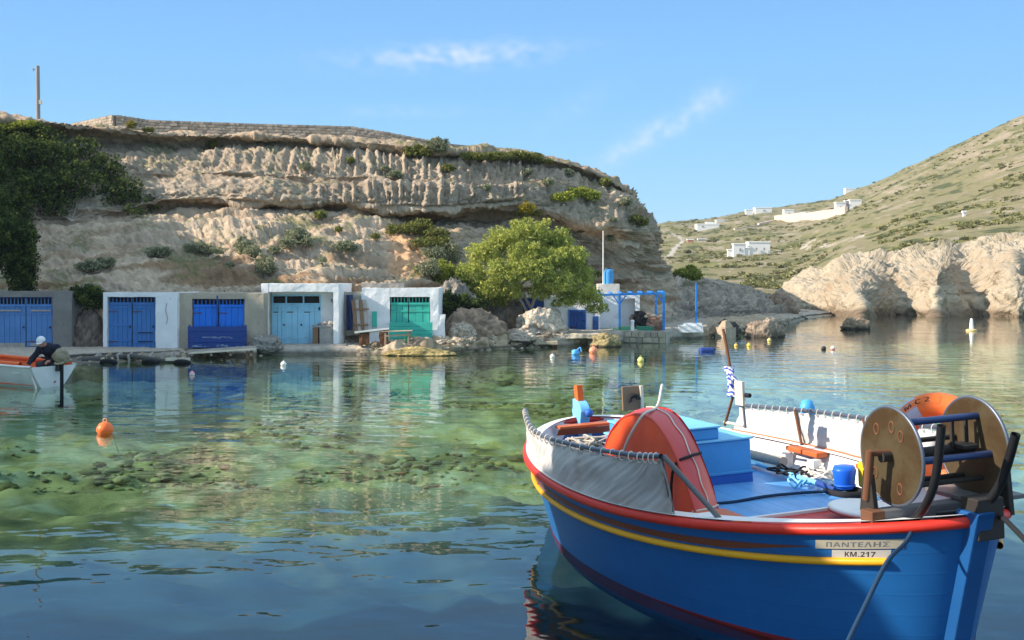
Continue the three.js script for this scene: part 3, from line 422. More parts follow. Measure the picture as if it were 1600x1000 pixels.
{
  const b = house('boathouse', 'boathouse with blue plank doors inside a whitewashed frame, wide white pier on the right', 161, 277, 457, 547, D1, 2.6);
  frontWall(b.t, b.w, b.h, 0.3, [b.x(167), b.x(243), b.y(464)], mat.white, 21); shell(b, mat.white, 30, mat.concrete);
  doorLeaf(b.t, b.x(168), b.x(204.5), 0.02, b.y(465), -0.12, mat.blueDoor2, 5, 0.16, [0.3, 0.82, 1.42]); doorLeaf(b.t, b.x(205.5), b.x(241), 0.02, b.y(465), -0.12, mat.blueDoor2, 5, 0.16, [0.25, 0.55, 1.42]);
  for (const y of [0.28, 0.58]) mesh('hinge', box(0.5, 0.035, 0.012, b.x(226), y, -0.08), mat.dark, b.t);
  mesh('crack', tube([V(b.x(261), b.y(473), 0.012), V(b.x(259), b.y(485), 0.014), V(b.x(262), b.y(497), 0.012), V(b.x(260), b.y(506), 0.013)], 0.008, 12, 5), mat.darkConcrete, b.t);
}
{
  const b = house('boathouse', 'bare concrete boathouse with vivid blue doors behind a navy barrier', 279, 412, 458, 544, D1 + 0.25, 2.6);
  frontWall(b.t, b.w, b.h, 0.28, [b.x(300), b.x(382), b.y(467)], mat.tanConcrete, 41); shell(b, mat.tanConcrete, 50, mat.concrete);
  doorLeaf(b.t, b.x(301), b.x(340), 0.02, b.y(468), -0.1, mat.vividBlue, 4, 0.17); doorLeaf(b.t, b.x(341), b.x(381), 0.02, b.y(468), -0.1, mat.vividBlue, 4, 0.17);
  mesh('door_post', box(0.05, b.y(462), 0.05, b.x(339.5), b.y(462) / 2, -0.02), mat.deepBlue, b.t);
  const br = thing('storm_board', 'low navy plank barrier with worn white marks, leaning before vivid blue doors', 'barrier', [X(339, D1), Yh(544, D1), -(D1 + 0.05)]); const s = px2(D1);
  for (let i = 0; i < 4; i++) mesh('plank', box(92 * s, 0.175, 0.035, 0, 0.09 + i * 0.184, 0.01 * (i % 2), 0.008), mat.navy, br);
  for (const q of [-44, 44]) mesh('post', box(0.05, 0.78, 0.05, q * s, 0.39, -0.035), mat.navy, br);
  const worn = [], R = rng(5); for (let i = 0; i < 26; i++) worn.push(box(0.03 + R() * 0.06, 0.012 + R() * 0.02, 0.004, (-22 + i * 1.75 + R()) * s, 0.36 + (R() - 0.5) * 0.05, 0.031)); for (let i = 0; i < 30; i++) worn.push(box(0.03 + R() * 0.12, 0.008 + R() * 0.02, 0.004, (R() - 0.5) * 84 * s, 0.03 + R() * 0.09, 0.031)); mesh('worn_paint', worn, M([0.30, 0.38, 0.52], 0.8), br);
}
{ // white portico with a recessed pale blue door
  const D = 39.5, b = house('boathouse', 'whitewashed boathouse with deep porch and pale blue triple door', 408, 529, 443, 540, D, 3.2), { t } = b;
  frontWall(t, b.w, b.h, 0.22, [b.x(419), b.x(521), b.y(456)], mat.white, 61); shell(b, mat.white, 70);
  mesh('porch_wall', rough(b.x(521) - b.x(494), b.y(455), 0.12, (b.x(521) + b.x(494)) / 2, b.y(455) / 2, -0.75, 0.01, 0.15, 4), mat.white, t); mesh('porch_lintel', box(b.x(496) - b.x(412), 0.12, 0.12, (b.x(496) + b.x(412)) / 2, b.y(459), -0.752), mat.white, t); mesh('porch_ceiling', box(b.w - 0.3, 0.06, 0.8, 0, b.y(453.5), -0.6), mat.white, t);
  const xs = [419.5, 441, 468.5, 495.5], zz = -0.7;
  for (let i = 0; i < 3; i++) { const a = b.x(xs[i]) + 0.012, c = b.x(xs[i + 1]) - 0.012; doorLeaf(t, a, c, 0.02, b.y(476), zz, mat.skyBlue, 3, 0, [0.2, b.y(480) - 0.02 - 0.12]); mesh('fanlight', box(c - a - 0.05, b.y(463.5) - b.y(474.5), 0.03, (a + c) / 2, (b.y(463.5) + b.y(474.5)) / 2, zz - 0.01), mat.dark, t); }
  mesh('door_frame', [...xs.map((x) => box(0.045, b.y(461), 0.06, b.x(x), b.y(461) / 2, zz)), box(b.x(496) - b.x(419), 0.045, 0.062, (b.x(496) + b.x(419)) / 2, b.y(475.2), zz), box(b.x(496) - b.x(419), 0.05, 0.062, (b.x(496) + b.x(419)) / 2, b.y(462), zz)], mat.skyBlue, t);
  mesh('latch', box(0.05, 0.1, 0.04, b.x(494), b.y(483), zz + 0.05), mat.dark, t);
  mesh('wall_lamp', box(0.06, 0.12, 0.08, b.x(514), b.y(470), -0.64, 0.02), mat.concrete, t);
  mesh('step', rough(b.w + 0.5, 0.12, 0.5, 0.05, 0, 0.16, 0.015, 0.2, 3), mat.concrete, t);
}
{ // white boathouse with green doors
  const D = 40.6, b = house('boathouse', 'whitewashed boathouse with green doors and green plank barrier', 565, 685, 450, 536, D, 3), { t } = b;
  frontWall(t, b.w, b.h, 0.25, [b.x(609), b.x(672), b.y(464)], mat.white, 81); shell(b, mat.white, 90, mat.concrete);
  mesh('buttress', rough(0.25, b.y(492), 0.3, b.x(689), b.y(492) / 2, -0.16, 0.03, 0.12, 5), mat.white, t); mesh('parapet', rough(b.x(627) - b.x(560), 0.2, 0.25, (b.x(627) + b.x(560)) / 2, b.h + 0.06, -1.2, 0.02, 0.2, 8), mat.concrete, t);
  doorLeaf(t, b.x(610), b.x(637.5), 0.02, b.y(465), -0.1, mat.green, 3, 0.17, [1.1]); doorLeaf(t, b.x(638.5), b.x(671), 0.02, b.y(465), -0.1, mat.green, 3, 0.17, [1.1]);
  mesh('shutter', [box(b.x(589) - b.x(581.5), b.y(486.5) - b.y(511), 0.05, b.x(585.2), (b.y(486.5) + b.y(511)) / 2, 0.02)], mat.green, t);
  const s = px2(D), br = thing('storm_board', 'green plank barrier across the green doors', 'barrier', [X(642.5, D), Yh(536, D), -(D - 0.1)]);
  for (let i = 0; i < 5; i++) mesh('plank', box(67 * s, 0.139, 0.035, 0, 0.075 + i * 0.146, 0.006 * (i % 2), 0.008), mat.green, br); for (const q of [-31, 31]) mesh('post', box(0.05, 0.74, 0.05, q * s, 0.37, -0.036), mat.green, br);
}
{ // behind the tree
  const D = 47.8, b = house('boathouse', 'low boathouse with dark blue doors half hidden by the tree', 800, 938, 462, 517, D, 2.8), { t } = b;
  frontWall(t, b.w, b.h, 0.25, [b.x(813), b.x(850), b.y(465)], mat.white, 101); shell(b, mat.white, 110);
  doorLeaf(t, b.x(814), b.x(849), 0.02, b.y(466), -0.1, mat.deepBlue, 5, 0);
  doorLeaf(t, b.x(890), b.x(914), 0.0, b.y(484), 0.03, mat.deepBlue, 4, 0, [0.2, 0.7]); mesh('door_frame', [box(0.05, b.y(483), 0.06, b.x(889), b.y(483) / 2, 0.03), box(0.05, b.y(483), 0.06, b.x(915), b.y(483) / 2, 0.03)], mat.pergola, t); mesh('shutter', box(b.x(935) - b.x(926), b.y(494), 0.05, b.x(930.5), b.y(494) / 2, 0.03), mat.deepBlue, t);
}
{ // house with the blue pergola
  const D = 48.6, b = house('boathouse', 'small white house under the blue pergola, square block on its roof', 936, 1000, 461, 517, D, 2.8), { t } = b;
  mesh('front_wall', rough(b.w * 0.44, b.h, 0.2, -b.w * 0.28, b.h / 2, -0.1, 0.012, 0.12, 121), mat.white, t); mesh('recessed_wall', rough(b.w * 0.56, b.h - 0.02, 0.2, b.w * 0.22, b.h / 2, -0.7, 0.012, 0.12, 122), mat.white, t); shell(b, mat.white, 125);
  mesh('return_wall', rough(0.14, b.h - 0.01, 0.62, b.w * -0.05, b.h / 2, -0.42, 0.01, 0.12, 123), mat.white, t);
  mesh('corner_pier', rough(0.2, b.h, 0.3, b.w / 2 - 0.07, b.h / 2, -0.5, 0.012, 0.12, 124), mat.white, t);
  mesh('roof_block', rough(0.92, 0.5, 0.7, b.x(952), b.h + 0.22, -0.6, 0.012, 0.15, 126), M([0.74, 0.68, 0.58], 0.9, { map: T.plaster }), t);
  const bm0 = paint([0.07, 0.33, 0.68], 0.5), tank = thing('water_tank', 'blue cylindrical water tank on the roof block by the mast', 'water tank', [X(951, D + 0.5), Yh(446, D + 0.5), -(D + 0.5)]);
  mesh('barrel', lathe([[0, 0], [0.19, 0], [0.2, 0.05], [0.2, 0.22], [0.205, 0.25], [0.2, 0.28], [0.2, 0.56], [0.17, 0.66], [0.09, 0.71], [0, 0.72]], 28), bm0, tank); mesh('lid', lathe([[0, 0.7], [0.08, 0.7], [0.08, 0.75], [0, 0.76]], 16), mat.dark, tank);
  const mast = thing('mast', 'thin white pole rising beside the blue water tank', 'pole', [X(942.5, D + 0.35), Yh(446, D + 0.35), -(D + 0.35)]); mesh('pole', bar([0, 0, 0], [0, 86 * px2(D), 0], 0.03, 10, 0.024), mat.plainWhite, mast);
}
{
  const D = 47.2, s = px2(D), t = thing('pergola', 'blue timber pergola over the terrace with branching posts', 'pergola', [X(990, D), Yh(517, D), -D]), x = (p) => (p - 990) * s, h = 57 * s;
  mesh('post', box(0.09, h - 0.02, 0.09, x(968), h / 2, 0), mat.pergola, t); mesh('post', box(0.1, h, 0.1, x(1037), h / 2 + 0.02, 0), mat.pergola, t); mesh('post', box(0.08, h, 0.08, x(1033), h / 2, -1.7), mat.pergola, t);
  mesh('beam', beam([x(928), h - 0.03, 0], [x(1040), h + 0.05, 0], 0.09, 0.1), mat.pergola, t); mesh('beam', beam([x(928), h - 0.02, -1.7], [x(1038), h + 0.02, -1.7], 0.08, 0.08), mat.pergola, t);
  for (const p of [940, 956, 972, 988, 1004, 1020, 1037]) mesh('rafter', beam([x(p), h + 0.085 + (p - 990) * 0.0007, -0.02], [x(p), h + 0.09 + (p - 990) * 0.0004, -1.85], 0.05, 0.06), mat.pergola, t);
  for (const d of [-1, 1]) mesh('brace', beam([x(968), h - 0.42, 0.0], [x(968) + d * 0.25, h - 0.06, 0.0], 0.055, 0.05), mat.pergola, t); mesh('brace', beam([x(1037), h - 0.38, 0.0], [x(1037) - 0.24, h - 0.03, 0.0], 0.055, 0.05), mat.pergola, t);
}
// things on the terrace
{ const D = 47.6, t = thing('net_pile', 'heap of pink and black fishing nets and floats under the pergola', 'fishing nets', [X(1010, D), Yh(518, D), -D]); const R = rng(64);
  const heap = (name, m, cx, cy, w, h, sd) => { const g0 = new THREE.IcosahedronGeometry(1, 4); const p = g0.attributes.position; for (let i = 0; i < p.count; i++) { const v = V(p.getX(i), p.getY(i), p.getZ(i)), q = 1 + 0.35 * fbm(v.x * 1.6 + sd, v.y * 1.6, v.z * 1.6, 4); v.multiplyScalar(q); p.setXYZ(i, v.x * w + cx, Math.max(v.y * h + cy, 0), v.z * 0.4); } g0.computeVertexNormals(); mesh(name, g0, m, t); };
  heap('net', M([0.02, 0.02, 0.022], 0.95, { bumpMap: B.rock, bumpScale: 0.05 }), -0.3, 0.42, 0.36, 0.44, 1); heap('net', M([0.40, 0.22, 0.16], 0.95, { map: T.mottle, bumpMap: B.rock, bumpScale: 0.06 }), 0.28, 0.3, 0.42, 0.34, 7); heap('net', M([0.5, 0.3, 0.2], 0.95, { map: T.mottle }), 0.4, 0.42, 0.22, 0.2, 12);
  for (let i = 0; i < 7; i++) { const g = new THREE.SphereGeometry(0.06, 12, 8); g.scale(1.3, 1, 1); g.translate(-0.1 + i * 0.1 + R() * 0.05, 0.55 + R() * 0.2, 0.3 + R() * 0.1); mesh('float', g, M(i % 3 ? [0.62, 0.33, 0.2] : [0.7, 0.6, 0.45], 0.6), t); } }
function crate(name, label, px, py, D, w, h, d, c, turn, group) { const t = thing(name, label, 'crate', [X(px, D), Yh(py, D), -D], turn, group), m = M(c, 0.5); const n = 4; for (let i = 0; i < n; i++) { const y = (i + 0.5) * h / n; mesh('slat', [box(w, h / n * 0.72, 0.02, 0, y, d / 2), box(w, h / n * 0.72, 0.02, 0, y, -d / 2), box(0.02, h / n * 0.72, d, -w / 2, y, 0), box(0.02, h / n * 0.72, d, w / 2, y, 0)], m, t); } mesh('corner_post', [-1, 1].flatMap((a) => [-1, 1].map((b) => box(0.05, h, 0.05, a * w / 2, h / 2, b * d / 2))), m, t); mesh('floor', box(w, 0.02, d, 0, 0.015, 0), m, t); return t; }
crate('fish_crate', 'light green plastic crate at the pergola post', 979, 521, 46.8, 0.52, 0.28, 0.4, [0.07, 0.36, 0.16], 0.1); crate('fish_crate', 'dark green plastic crate below the pink nets', 1008, 519.5, 47, 0.62, 0.26, 0.4, [0.05, 0.25, 0.16], -0.08); crate('fish_crate', 'small green crate left of the pergola post', 961, 518, 47.4, 0.24, 0.12, 0.3, [0.06, 0.25, 0.14], 0.2);
{ const D = 46.6, t = thing('bollard', 'small white bollard between the green crates', 'bollard', [X(988, D), Yh(520, D), -D]); mesh('post', lathe([[0, 0], [0.09, 0], [0.075, 0.1], [0.07, 0.42], [0.09, 0.47], [0.06, 0.52], [0, 0.53]], 16), mat.plainWhite, t); }
{ const D = 49.2, t = thing('plinth', 'low whitewashed block at the foot of the slim blue post', 'block', [X(1078, D), Yh(519, D), -D]); mesh('block', rough(38 * px2(D), 0.3, 0.55, 0, 0.15, 0, 0.012, 0.12, 7), mat.white, t); mesh('cap', rough(28 * px2(D), 0.1, 0.5, 0.1, 0.34, -0.03, 0.01, 0.12, 9), mat.white, t);
  const q = thing('post', 'slim blue upright post standing in the white block', 'post', [X(1088, D), Yh(512, D), -D]); mesh('shaft', box(0.085, 67 * px2(D), 0.085, 0, 33.5 * px2(D), 0), mat.pergola, q); mesh('tip', box(0.045, 0.1, 0.045, 0, 67 * px2(D) + 0.04, 0), mat.pergola, q); }
{ const D = 39.8, t = thing('stone_pillar_table', 'grey stone table on block legs in the white porch', 'table', [X(514, D), Yh(539, D), -(D - 0.05)]); const s = px2(D); mesh('leg', rough(26 * s, 0.62, 0.3, 0.0, 0.31, 0, 0.015, 0.1, 4), mat.concrete, t); mesh('leg', rough(9 * s, 0.6, 0.28, -20 * s, 0.3, 0.02, 0.015, 0.1, 5), mat.brownWood, t); mesh('top', rough(30 * s, 0.06, 0.34, -10 * s, 0.66, 0, 0.015, 0.1, 6), mat.concrete, t);
  for (let i = 0; i < 4; i++) { const g = new THREE.IcosahedronGeometry(0.05 + 0.02 * i, 1); g.translate(-0.3 + i * 0.18, 0.75, 0); mesh('stone', g, mat.concrete, t); } }
{ const D = 40.2, s = px2(D), t = thing('plank', 'weathered brown boat ramp boards leaning on the white wall', 'boards', [X(562, D), Yh(521, D), -D]); const R = rng(3); for (let i = 0; i < 4; i++) { const g = box(0.118, 1.2, 0.04, 0, 0.6, 0); g.rotateZ(0.12 - i * 0.012); g.rotateX(-0.18); g.translate(-0.12 + i * 0.122, 0, (R() - 0.5) * 0.03); mesh('board', g, i % 2 ? mat.greyWood : mat.brownWood, t); } mesh('batten', [0.3, 0.85].map((y) => { const g = box(0.5, 0.06, 0.03, 0.05, y, 0.04); g.rotateX(-0.18); return g; }), mat.brownWood, t);
  const c = thing('tarpaulin', 'folded dark blue tarpaulin hanging beside the brown boards', 'tarpaulin', [X(546, D + 0.3), Yh(516, D + 0.3), -(D + 0.3)]); const g = new THREE.PlaneGeometry(0.22, 1.25, 8, 24), p = g.attributes.position; for (let i = 0; i < p.count; i++) p.setZ(i, 0.06 * Math.sin(p.getX(i) * 40 + p.getY(i) * 2) + 0.04 * n3(p.getX(i) * 5, p.getY(i) * 3, 2)); g.translate(0, 0.62, 0); g.computeVertexNormals(); mesh('sheet', g, M([0.035, 0.055, 0.14], 0.8), c);
  const w = thing('low_wall', 'pale grey rubble wall beside the white porch', 'wall', [X(553, D + 0.8), Yh(516, D + 0.8), -(D + 0.8)]); mesh('body', rough(0.8, 1.5, 0.4, 0, 0.6, 0, 0.06, 0.12, 8), stone([0.42, 0.4, 0.33]), w); }
{ const D = 38.9, s = px2(D), t = thing('work_table', 'rickety wooden work table on the rocks by the porch', 'table', [X(622, D), Yh(541, D), -D]); const h = 22 * s;
  for (const [x, z] of [[-0.42, 0.2], [0.36, 0.2], [-0.42, -0.25], [0.36, -0.25]]) mesh('leg', beam([x, -0.05, z], [x + 0.02, h, z], 0.06, 0.06), mat.wood, t); for (let i = 0; i < 4; i++) mesh('plank', beam([-0.5, h + 0.02 + i * 0.002, -0.26 + i * 0.16], [0.48, h + 0.05, -0.26 + i * 0.16], 0.025, 0.14), mat.wood, t); mesh('brace', beam([-0.4, h - 0.12, 0.22], [0.36, h - 0.08, 0.22], 0.06, 0.03), mat.wood, t);
  const q = thing('white_board', 'pale board lying across stones left of the work table', 'board', [X(588, D), Yh(519, D), -D]); mesh('board', beam([-0.72, -0.02, 0.05], [0.42, 0.1, -0.1], 0.06, 0.35), M([0.75, 0.74, 0.7], 0.8, { map: T.plaster }), q); mesh('support', rough(0.3, 0.4, 0.3, -0.4, -0.24, 0, 0.04, 0.1, 2), mat.rusty, q); mesh('support', rough(0.26, 0.44, 0.3, 0.25, -0.22, 0, 0.04, 0.1, 3), mat.rusty, q);
  crate('fish_crate', 'bright green crate half behind the work table', 638, 536, D + 0.9, 0.2, 0.36, 0.3, [0.02, 0.3, 0.15], 0.1); }

// ------------------------------------------------------------------ rocks
function rock(label, px, py, D, w, h, d, seed, c1, c2, o = {}) {
  const g = mergeVertices((() => { const q = new THREE.IcosahedronGeometry(1, o.detail ?? 12); q.deleteAttribute('uv'); q.deleteAttribute('normal'); return q; })(), 1e-4), p = g.attributes.position, col = new Float32Array(p.count * 3), v = V();
  for (let i = 0; i < p.count; i++) { v.fromBufferAttribute(p, i); const q = 1 + 0.30 * fbm(v.x * 1.1 + seed, v.y * 1.1, v.z * 1.1, 3) + 0.13 * ridged(v.x * 2.4 + seed, v.y * 2.4, v.z * 2.4, 3) + 0.05 * n3(v.x * 9, v.y * 9 + seed, v.z * 9), b = fbm(v.x * 2 + seed, v.y * 3, v.z * 2, 4); v.multiplyScalar(q); p.setXYZ(i, v.x * w / 2, v.y * h * (v.y > 0 ? 0.85 : 0.4), v.z * d / 2); let c = mix3(c1, c2, clamp(0.5 + b * 1.3, 0, 1)); if (o.wet) c = mix3(c, [0.05, 0.045, 0.035], 1 - sstep(v.y * h * 0.85, 0.02, o.wet)); for (let k = 0; k < 3; k++) col[i * 3 + k] = c[k] * (1 + 0.4 * n3(v.x * 6, v.y * 6 + seed, v.z * 6)); }
  g.setAttribute('color', new THREE.BufferAttribute(col, 3)); g.computeVertexNormals(); const uv = new Float32Array(p.count * 2); for (let i = 0; i < p.count; i++) { uv[i * 2] = p.getX(i) + p.getZ(i) * 0.6; uv[i * 2 + 1] = p.getY(i) + p.getZ(i) * 0.4; } g.setAttribute('uv', new THREE.BufferAttribute(uv, 2));
  const r = mesh('rock', g, rockMat, scene, true); r.position.set(X(px, D), Yh(py, D), -D); r.rotation.y = o.turn ?? 0; return tag(r, label, 'rock', o.group);
}
const LT = [0.52, 0.44, 0.34], DK = [0.28, 0.23, 0.18], VD = [0.12, 0.105, 0.09];
rock('large pale sunlit boulder at the foot of the tree', 846, 516, 44.6, 1.85, 1.0, 1.4, 3, [0.56, 0.49, 0.39], [0.42, 0.36, 0.28], { turn: 0.4 });
rock('brown boulder right of the green boathouse', 740, 530, 42.6, 2.3, 1.3, 1.6, 9, [0.36, 0.26, 0.18], [0.2, 0.15, 0.11]);
rock('grey rock wall behind the brown boulder, under the bushes', 712, 512, 44, 1.6, 2.0, 1.2, 12, [0.3, 0.27, 0.23], [0.18, 0.16, 0.13]);
rock('dark rock between the brown boulder and tree boathouse', 780, 522, 46, 2.2, 2.2, 1.6, 16, [0.2, 0.16, 0.12], [0.1, 0.09, 0.07]);
rock('small knobbly rock lying on the brown boulder', 722, 524, 41.2, 0.9, 0.5, 0.6, 19, LT, DK);
rock('brown rock wall in the gap left of the white-framed doors', 139, 541, D1 + 0.7, 1.25, 1.5, 1.2, 23, [0.22, 0.165, 0.13], [0.13, 0.1, 0.085]);
rock('rounded weed-grown boulder standing in water before the stone quay', 947, 541, 43.6, 1.1, 0.56, 0.9, 31, [0.40, 0.33, 0.17], [0.17, 0.14, 0.07], { wet: 0.08 });
rock('tilted brown rock in the water left of the beach', 1195, 529, 51, 1.75, 0.95, 1.2, 37, [0.34, 0.27, 0.2], [0.17, 0.14, 0.11], { wet: 0.4, turn: 0.3 });
rock('black jagged rock behind the concrete mooring block', 1136, 520, 52.5, 1.1, 0.62, 0.9, 41, VD, [0.05, 0.05, 0.05]);
rock('long low black rock right of the white block', 1160, 527, 55, 2.6, 0.55, 1.2, 47, VD, [0.05, 0.05, 0.05]);
rock('flat dark rock at the quay corner by the white block', 1108, 528, 51.5, 1.7, 0.5, 1.0, 53, VD, DK);
rock('lone brown rock in the water before the sunlit sea cliff', 1338, 513, 59, 1.35, 0.62, 1.0, 59, [0.36, 0.26, 0.17], [0.2, 0.15, 0.1], { wet: 0.14 });
rock('reddish rock at the left end of the sunlit sea cliff', 1222, 487, 76, 2.0, 1.3, 1.5, 61, [0.36, 0.25, 0.17], [0.22, 0.16, 0.12]);
rock('grey rock lump at the end of the white porch step', 415, 543, 38.7, 1.0, 0.5, 0.8, 67, [0.3, 0.28, 0.25], [0.2, 0.19, 0.17]);
rock('low submerged rock below the work table, yellow with weed', 655, 556, 38.4, 2.2, 0.32, 0.7, 71, [0.42, 0.33, 0.14], [0.2, 0.16, 0.07], { wet: 0.05 });
rock('knobbly rock ledge left of the tree boulder', 800, 534, 43, 1.9, 0.5, 1.1, 77, LT, DK, { wet: 0.1 });
rock('pale rock among bushes above the green boathouse', 700, 452, 45.6, 1.1, 0.8, 0.9, 83, [0.55, 0.42, 0.32], [0.38, 0.3, 0.22]);
{ // rubble along the water's edge, too small and too many to count
  const R = rng(515), q = mergeVertices((() => { const e = new THREE.IcosahedronGeometry(1, 2); e.deleteAttribute('uv'); e.deleteAttribute('normal'); return e; })(), 1e-4), p = q.attributes.position; for (let i = 0; i < p.count; i++) { const x = p.getX(i), y = p.getY(i), z = p.getZ(i), k = 0.85 + 0.3 * n3(x * 1.3, y * 1.3, z * 1.3) + 0.2 * (cells(x * 1.2 + 3, y * 1.2, z * 1.2)[2] - 0.5); p.setXYZ(i, x * k, y * k * 0.75, z * k); } q.computeVertexNormals(); const g = q.toNonIndexed(); g.computeVertexNormals();
  const list = [], put = (px, n) => { let c = 0; while (c < shore.length - 2 && px > shore[c + 1][0]) c++; const t = (px - shore[c][0]) / (shore[c + 1][0] - shore[c][0]), Df = lerp(shore[c][1], shore[c + 1][1], t), top = lerp(shore[c][2], shore[c + 1][2], t); for (let i = 0; i < n; i++) { const back = (R() - 0.25) * 1.1, D = Df + back; list.push([X(px + (R() - 0.5) * 12, D), back > 0.15 ? top + 0.02 : back > 0 ? top * 0.5 : -0.05, -D, 0.04 + 0.17 * R() * R()]); } };
  for (let px = 565; px < 765; px += 6) put(px, 3); for (let px = 770; px < 880; px += 7) put(px, 3); for (let px = 1100; px < 1240; px += 6) put(px, 4); for (let px = 100; px < 420; px += 14) put(px, 1);
  const im = new THREE.InstancedMesh(g, stone([0.42, 0.35, 0.26]), list.length), mm = new THREE.Matrix4(), e = new THREE.Quaternion(); im.name = 'shore_rubble'; im.castShadow = true; list.forEach(([x, y, z, s], i) => { e.setFromEuler(new THREE.Euler(R() * 0.6, R() * 6.28, R() * 0.6)); mm.compose(V(x, y, z), e, V(s * (0.8 + R() * 0.8), s, s * (0.8 + R() * 0.5))); im.setMatrixAt(i, mm); im.setColorAt(i, new THREE.Color().setScalar(0.5 + R() * 0.75)); }); scene.add(im); tag(im, 'broken stones along the edge of the shore', 'rubble', null, 'stuff'); }
// an added rock, out of the frame on the left, placed to shade the hull
{ const g = rock('added rock stack out of view on the left, shading the boat hull', 0, HORIZON, 10, 5.6, 9.1, 5.4, 91, [0.4, 0.34, 0.27], [0.25, 0.21, 0.17]); g.position.set(-10.0, -0.3, -6.9); g.scale.set(1, 1, 1); }
{ const D = 50.5, s = px2(D), t = thing('mooring_block', 'square concrete mooring block with a peaked top in the water', 'block', [X(1134, D), -0.25, -D], 0.55); mesh('block', rough(0.62, 0.72, 0.62, 0, 0.34, 0, 0.02, 0.1, 3), stone([0.45, 0.37, 0.28]), t); const g = rough(0.6, 0.42, 0.6, 0, 0.78, 0, 0.03, 0.1, 5), p = g.attributes.position; for (let i = 0; i < p.count; i++) { const k = clamp((p.getY(i) - 0.6) / 0.42, 0, 1); p.setX(i, p.getX(i) * (1 - 0.75 * k)); p.setZ(i, p.getZ(i) * (1 - 0.75 * k)); } g.computeVertexNormals(); mesh('peak', g, stone([0.42, 0.34, 0.24]), t); }

// ------------------------------------------------------------------ jetties, slabs and other timber at the water
{ const t = thing('jetty', 'low weathered plank jetty running along the ramp before the boathouses', 'jetty', [X(330, 37.2), 0, -37.2]); const ox = X(330, 37.2), R = rng(15);
  const pt = (px, py, D) => { const p = P(px, py, D); return V(p.x - ox, p.y, p.z + 37.2); };
  for (let i = 0; i < 6; i++) { const D = 36.9 + i * 0.19, x0 = 292 + R() * 14, x1 = 396 + R() * 9, a = pt(x0, 552.5 - i * 1.0, D), b = pt(x1, 546 - i * 1.0, D); mesh('plank', beam(a, b, 0.035, 0.165), i < 2 ? mat.paleWood : mat.greyWood, t); }  // front planks in paler wood, sunlight on the edge put into the colour
  for (const px of [300, 330, 360, 392]) { const a = pt(px, 551.5, 36.85), b = pt(px + 1, 546.5, 37.95); a.y -= 0.06; b.y -= 0.06; mesh('crossbeam', beam(a, b, 0.07, 0.08), mat.wood, t); }
  for (const [px, D] of [[386, 37], [393, 37.3], [350, 37.6], [318, 37.4]]) { const p = pt(px, 548, D); mesh('pile', bar([p.x, -0.9, p.z], [p.x + 0.02, p.y - 0.02, p.z], 0.065, 10, 0.055), mat.brownWood, t); }
  const f = thing('old_raft', 'half-sunk grey plank raft with tyres left of the jetty', 'raft', [X(215, 35.6), 0, -35.6]), o2 = X(215, 35.6), pq = (px, py, D) => { const p = P(px, py, D); return V(p.x - o2, p.y, p.z + 35.6); };
  for (let i = 0; i < 9; i++) { const a = pq(lerp(150, 285, i / 8), 562 - (i > 5 ? 2 : 0), 35.4), b = pq(lerp(158, 290, i / 8), 557, 36.4); a.y = Math.max(a.y, 0.05) + R() * 0.04; b.y = Math.max(b.y, 0.08) + R() * 0.04; mesh('plank', beam(a, b, 0.04, 0.26), R() < 0.5 ? mat.greyWood : mat.wood, f); }
  mesh('log', [bar(pq(122, 564, 35.2), pq(215, 556, 35.8), 0.1, 12, 0.085), bar(pq(205, 556, 35.4), pq(300, 571, 35.0), 0.07, 10, 0.06)], M([0.09, 0.085, 0.08], 0.95, { map: T.wood, bumpMap: T.wood, bumpScale: 0.01 }), f);
  for (const px of [268, 288]) { const p = pq(px, 566, 35); mesh('end_board', box(0.34, 0.09, 0.12, p.x, 0.1, p.z, 0.01), mat.paleWood, f); }  // pale boards stand for plank ends caught by the sun
  for (const [px, D] of [[170, 35], [235, 35], [285, 34.8]]) { const p = pq(px, 566, D); const g = new THREE.TorusGeometry(0.2, 0.07, 10, 24); g.rotateX(Math.PI / 2 - 0.3); g.translate(p.x, 0.0, p.z); mesh('tyre', g, mat.dark, f); } }
{ const D = 43.2, s = px2(D), t = thing('slab_step', 'narrow concrete slab on stubs over water before the tree boulder', 'slab', [X(837, D), 0, -D]); mesh('slab', rough(2.0, 0.1, 0.6, -0.2, 0.17, 0.1, 0.02, 0.12, 2), stone([0.5, 0.42, 0.3]), t); mesh('support', bar([0.75, -0.7, 0.2], [0.75, 0.13, 0.2], 0.06), mat.rusty, t); mesh('support', rough(0.4, 0.9, 0.4, -0.9, -0.3, 0, 0.05, 0.12, 4), mat.concrete, t);
  const q = thing('ledge_slab', 'long sunlit stone slab overhanging the water at the quay end', 'slab', [X(895, 44.1), 0, -44.1]); mesh('slab', rough(2.05, 0.16, 0.9, 0, 0.37, 0, 0.03, 0.12, 6), stone([0.62, 0.53, 0.40]), q); mesh('support', rough(0.35, 0.9, 0.4, 0.75, -0.1, -0.2, 0.05, 0.12, 5), mat.concrete, q); mesh('support', rough(0.3, 0.9, 0.4, -0.7, -0.1, -0.2, 0.05, 0.12, 7), mat.concrete, q);
  const w = thing('quay_wall', 'mortared stone quay front below the pergola', 'quay', [X(985, 46.2), 0, -46.2], -0.42); const R = rng(55), mm = [stone([0.46, 0.40, 0.31]), stone([0.38, 0.33, 0.27]), stone([0.55, 0.47, 0.36])]; mesh('core', rough(3.0, 0.55, 0.5, 0, 0.2, -0.2, 0.02, 0.15, 3), mat.concrete, w); for (let r = 0; r < 2; r++) for (let x = -1.45; x < 1.35;) { const ww = 0.2 + R() * 0.22; mesh('stone', rough(ww - 0.03, 0.2, 0.16, x + ww / 2, 0.12 + r * 0.22, 0.06, 0.02, 0.12, R() * 50), mm[(R() * 3) | 0], w); x += ww; } }

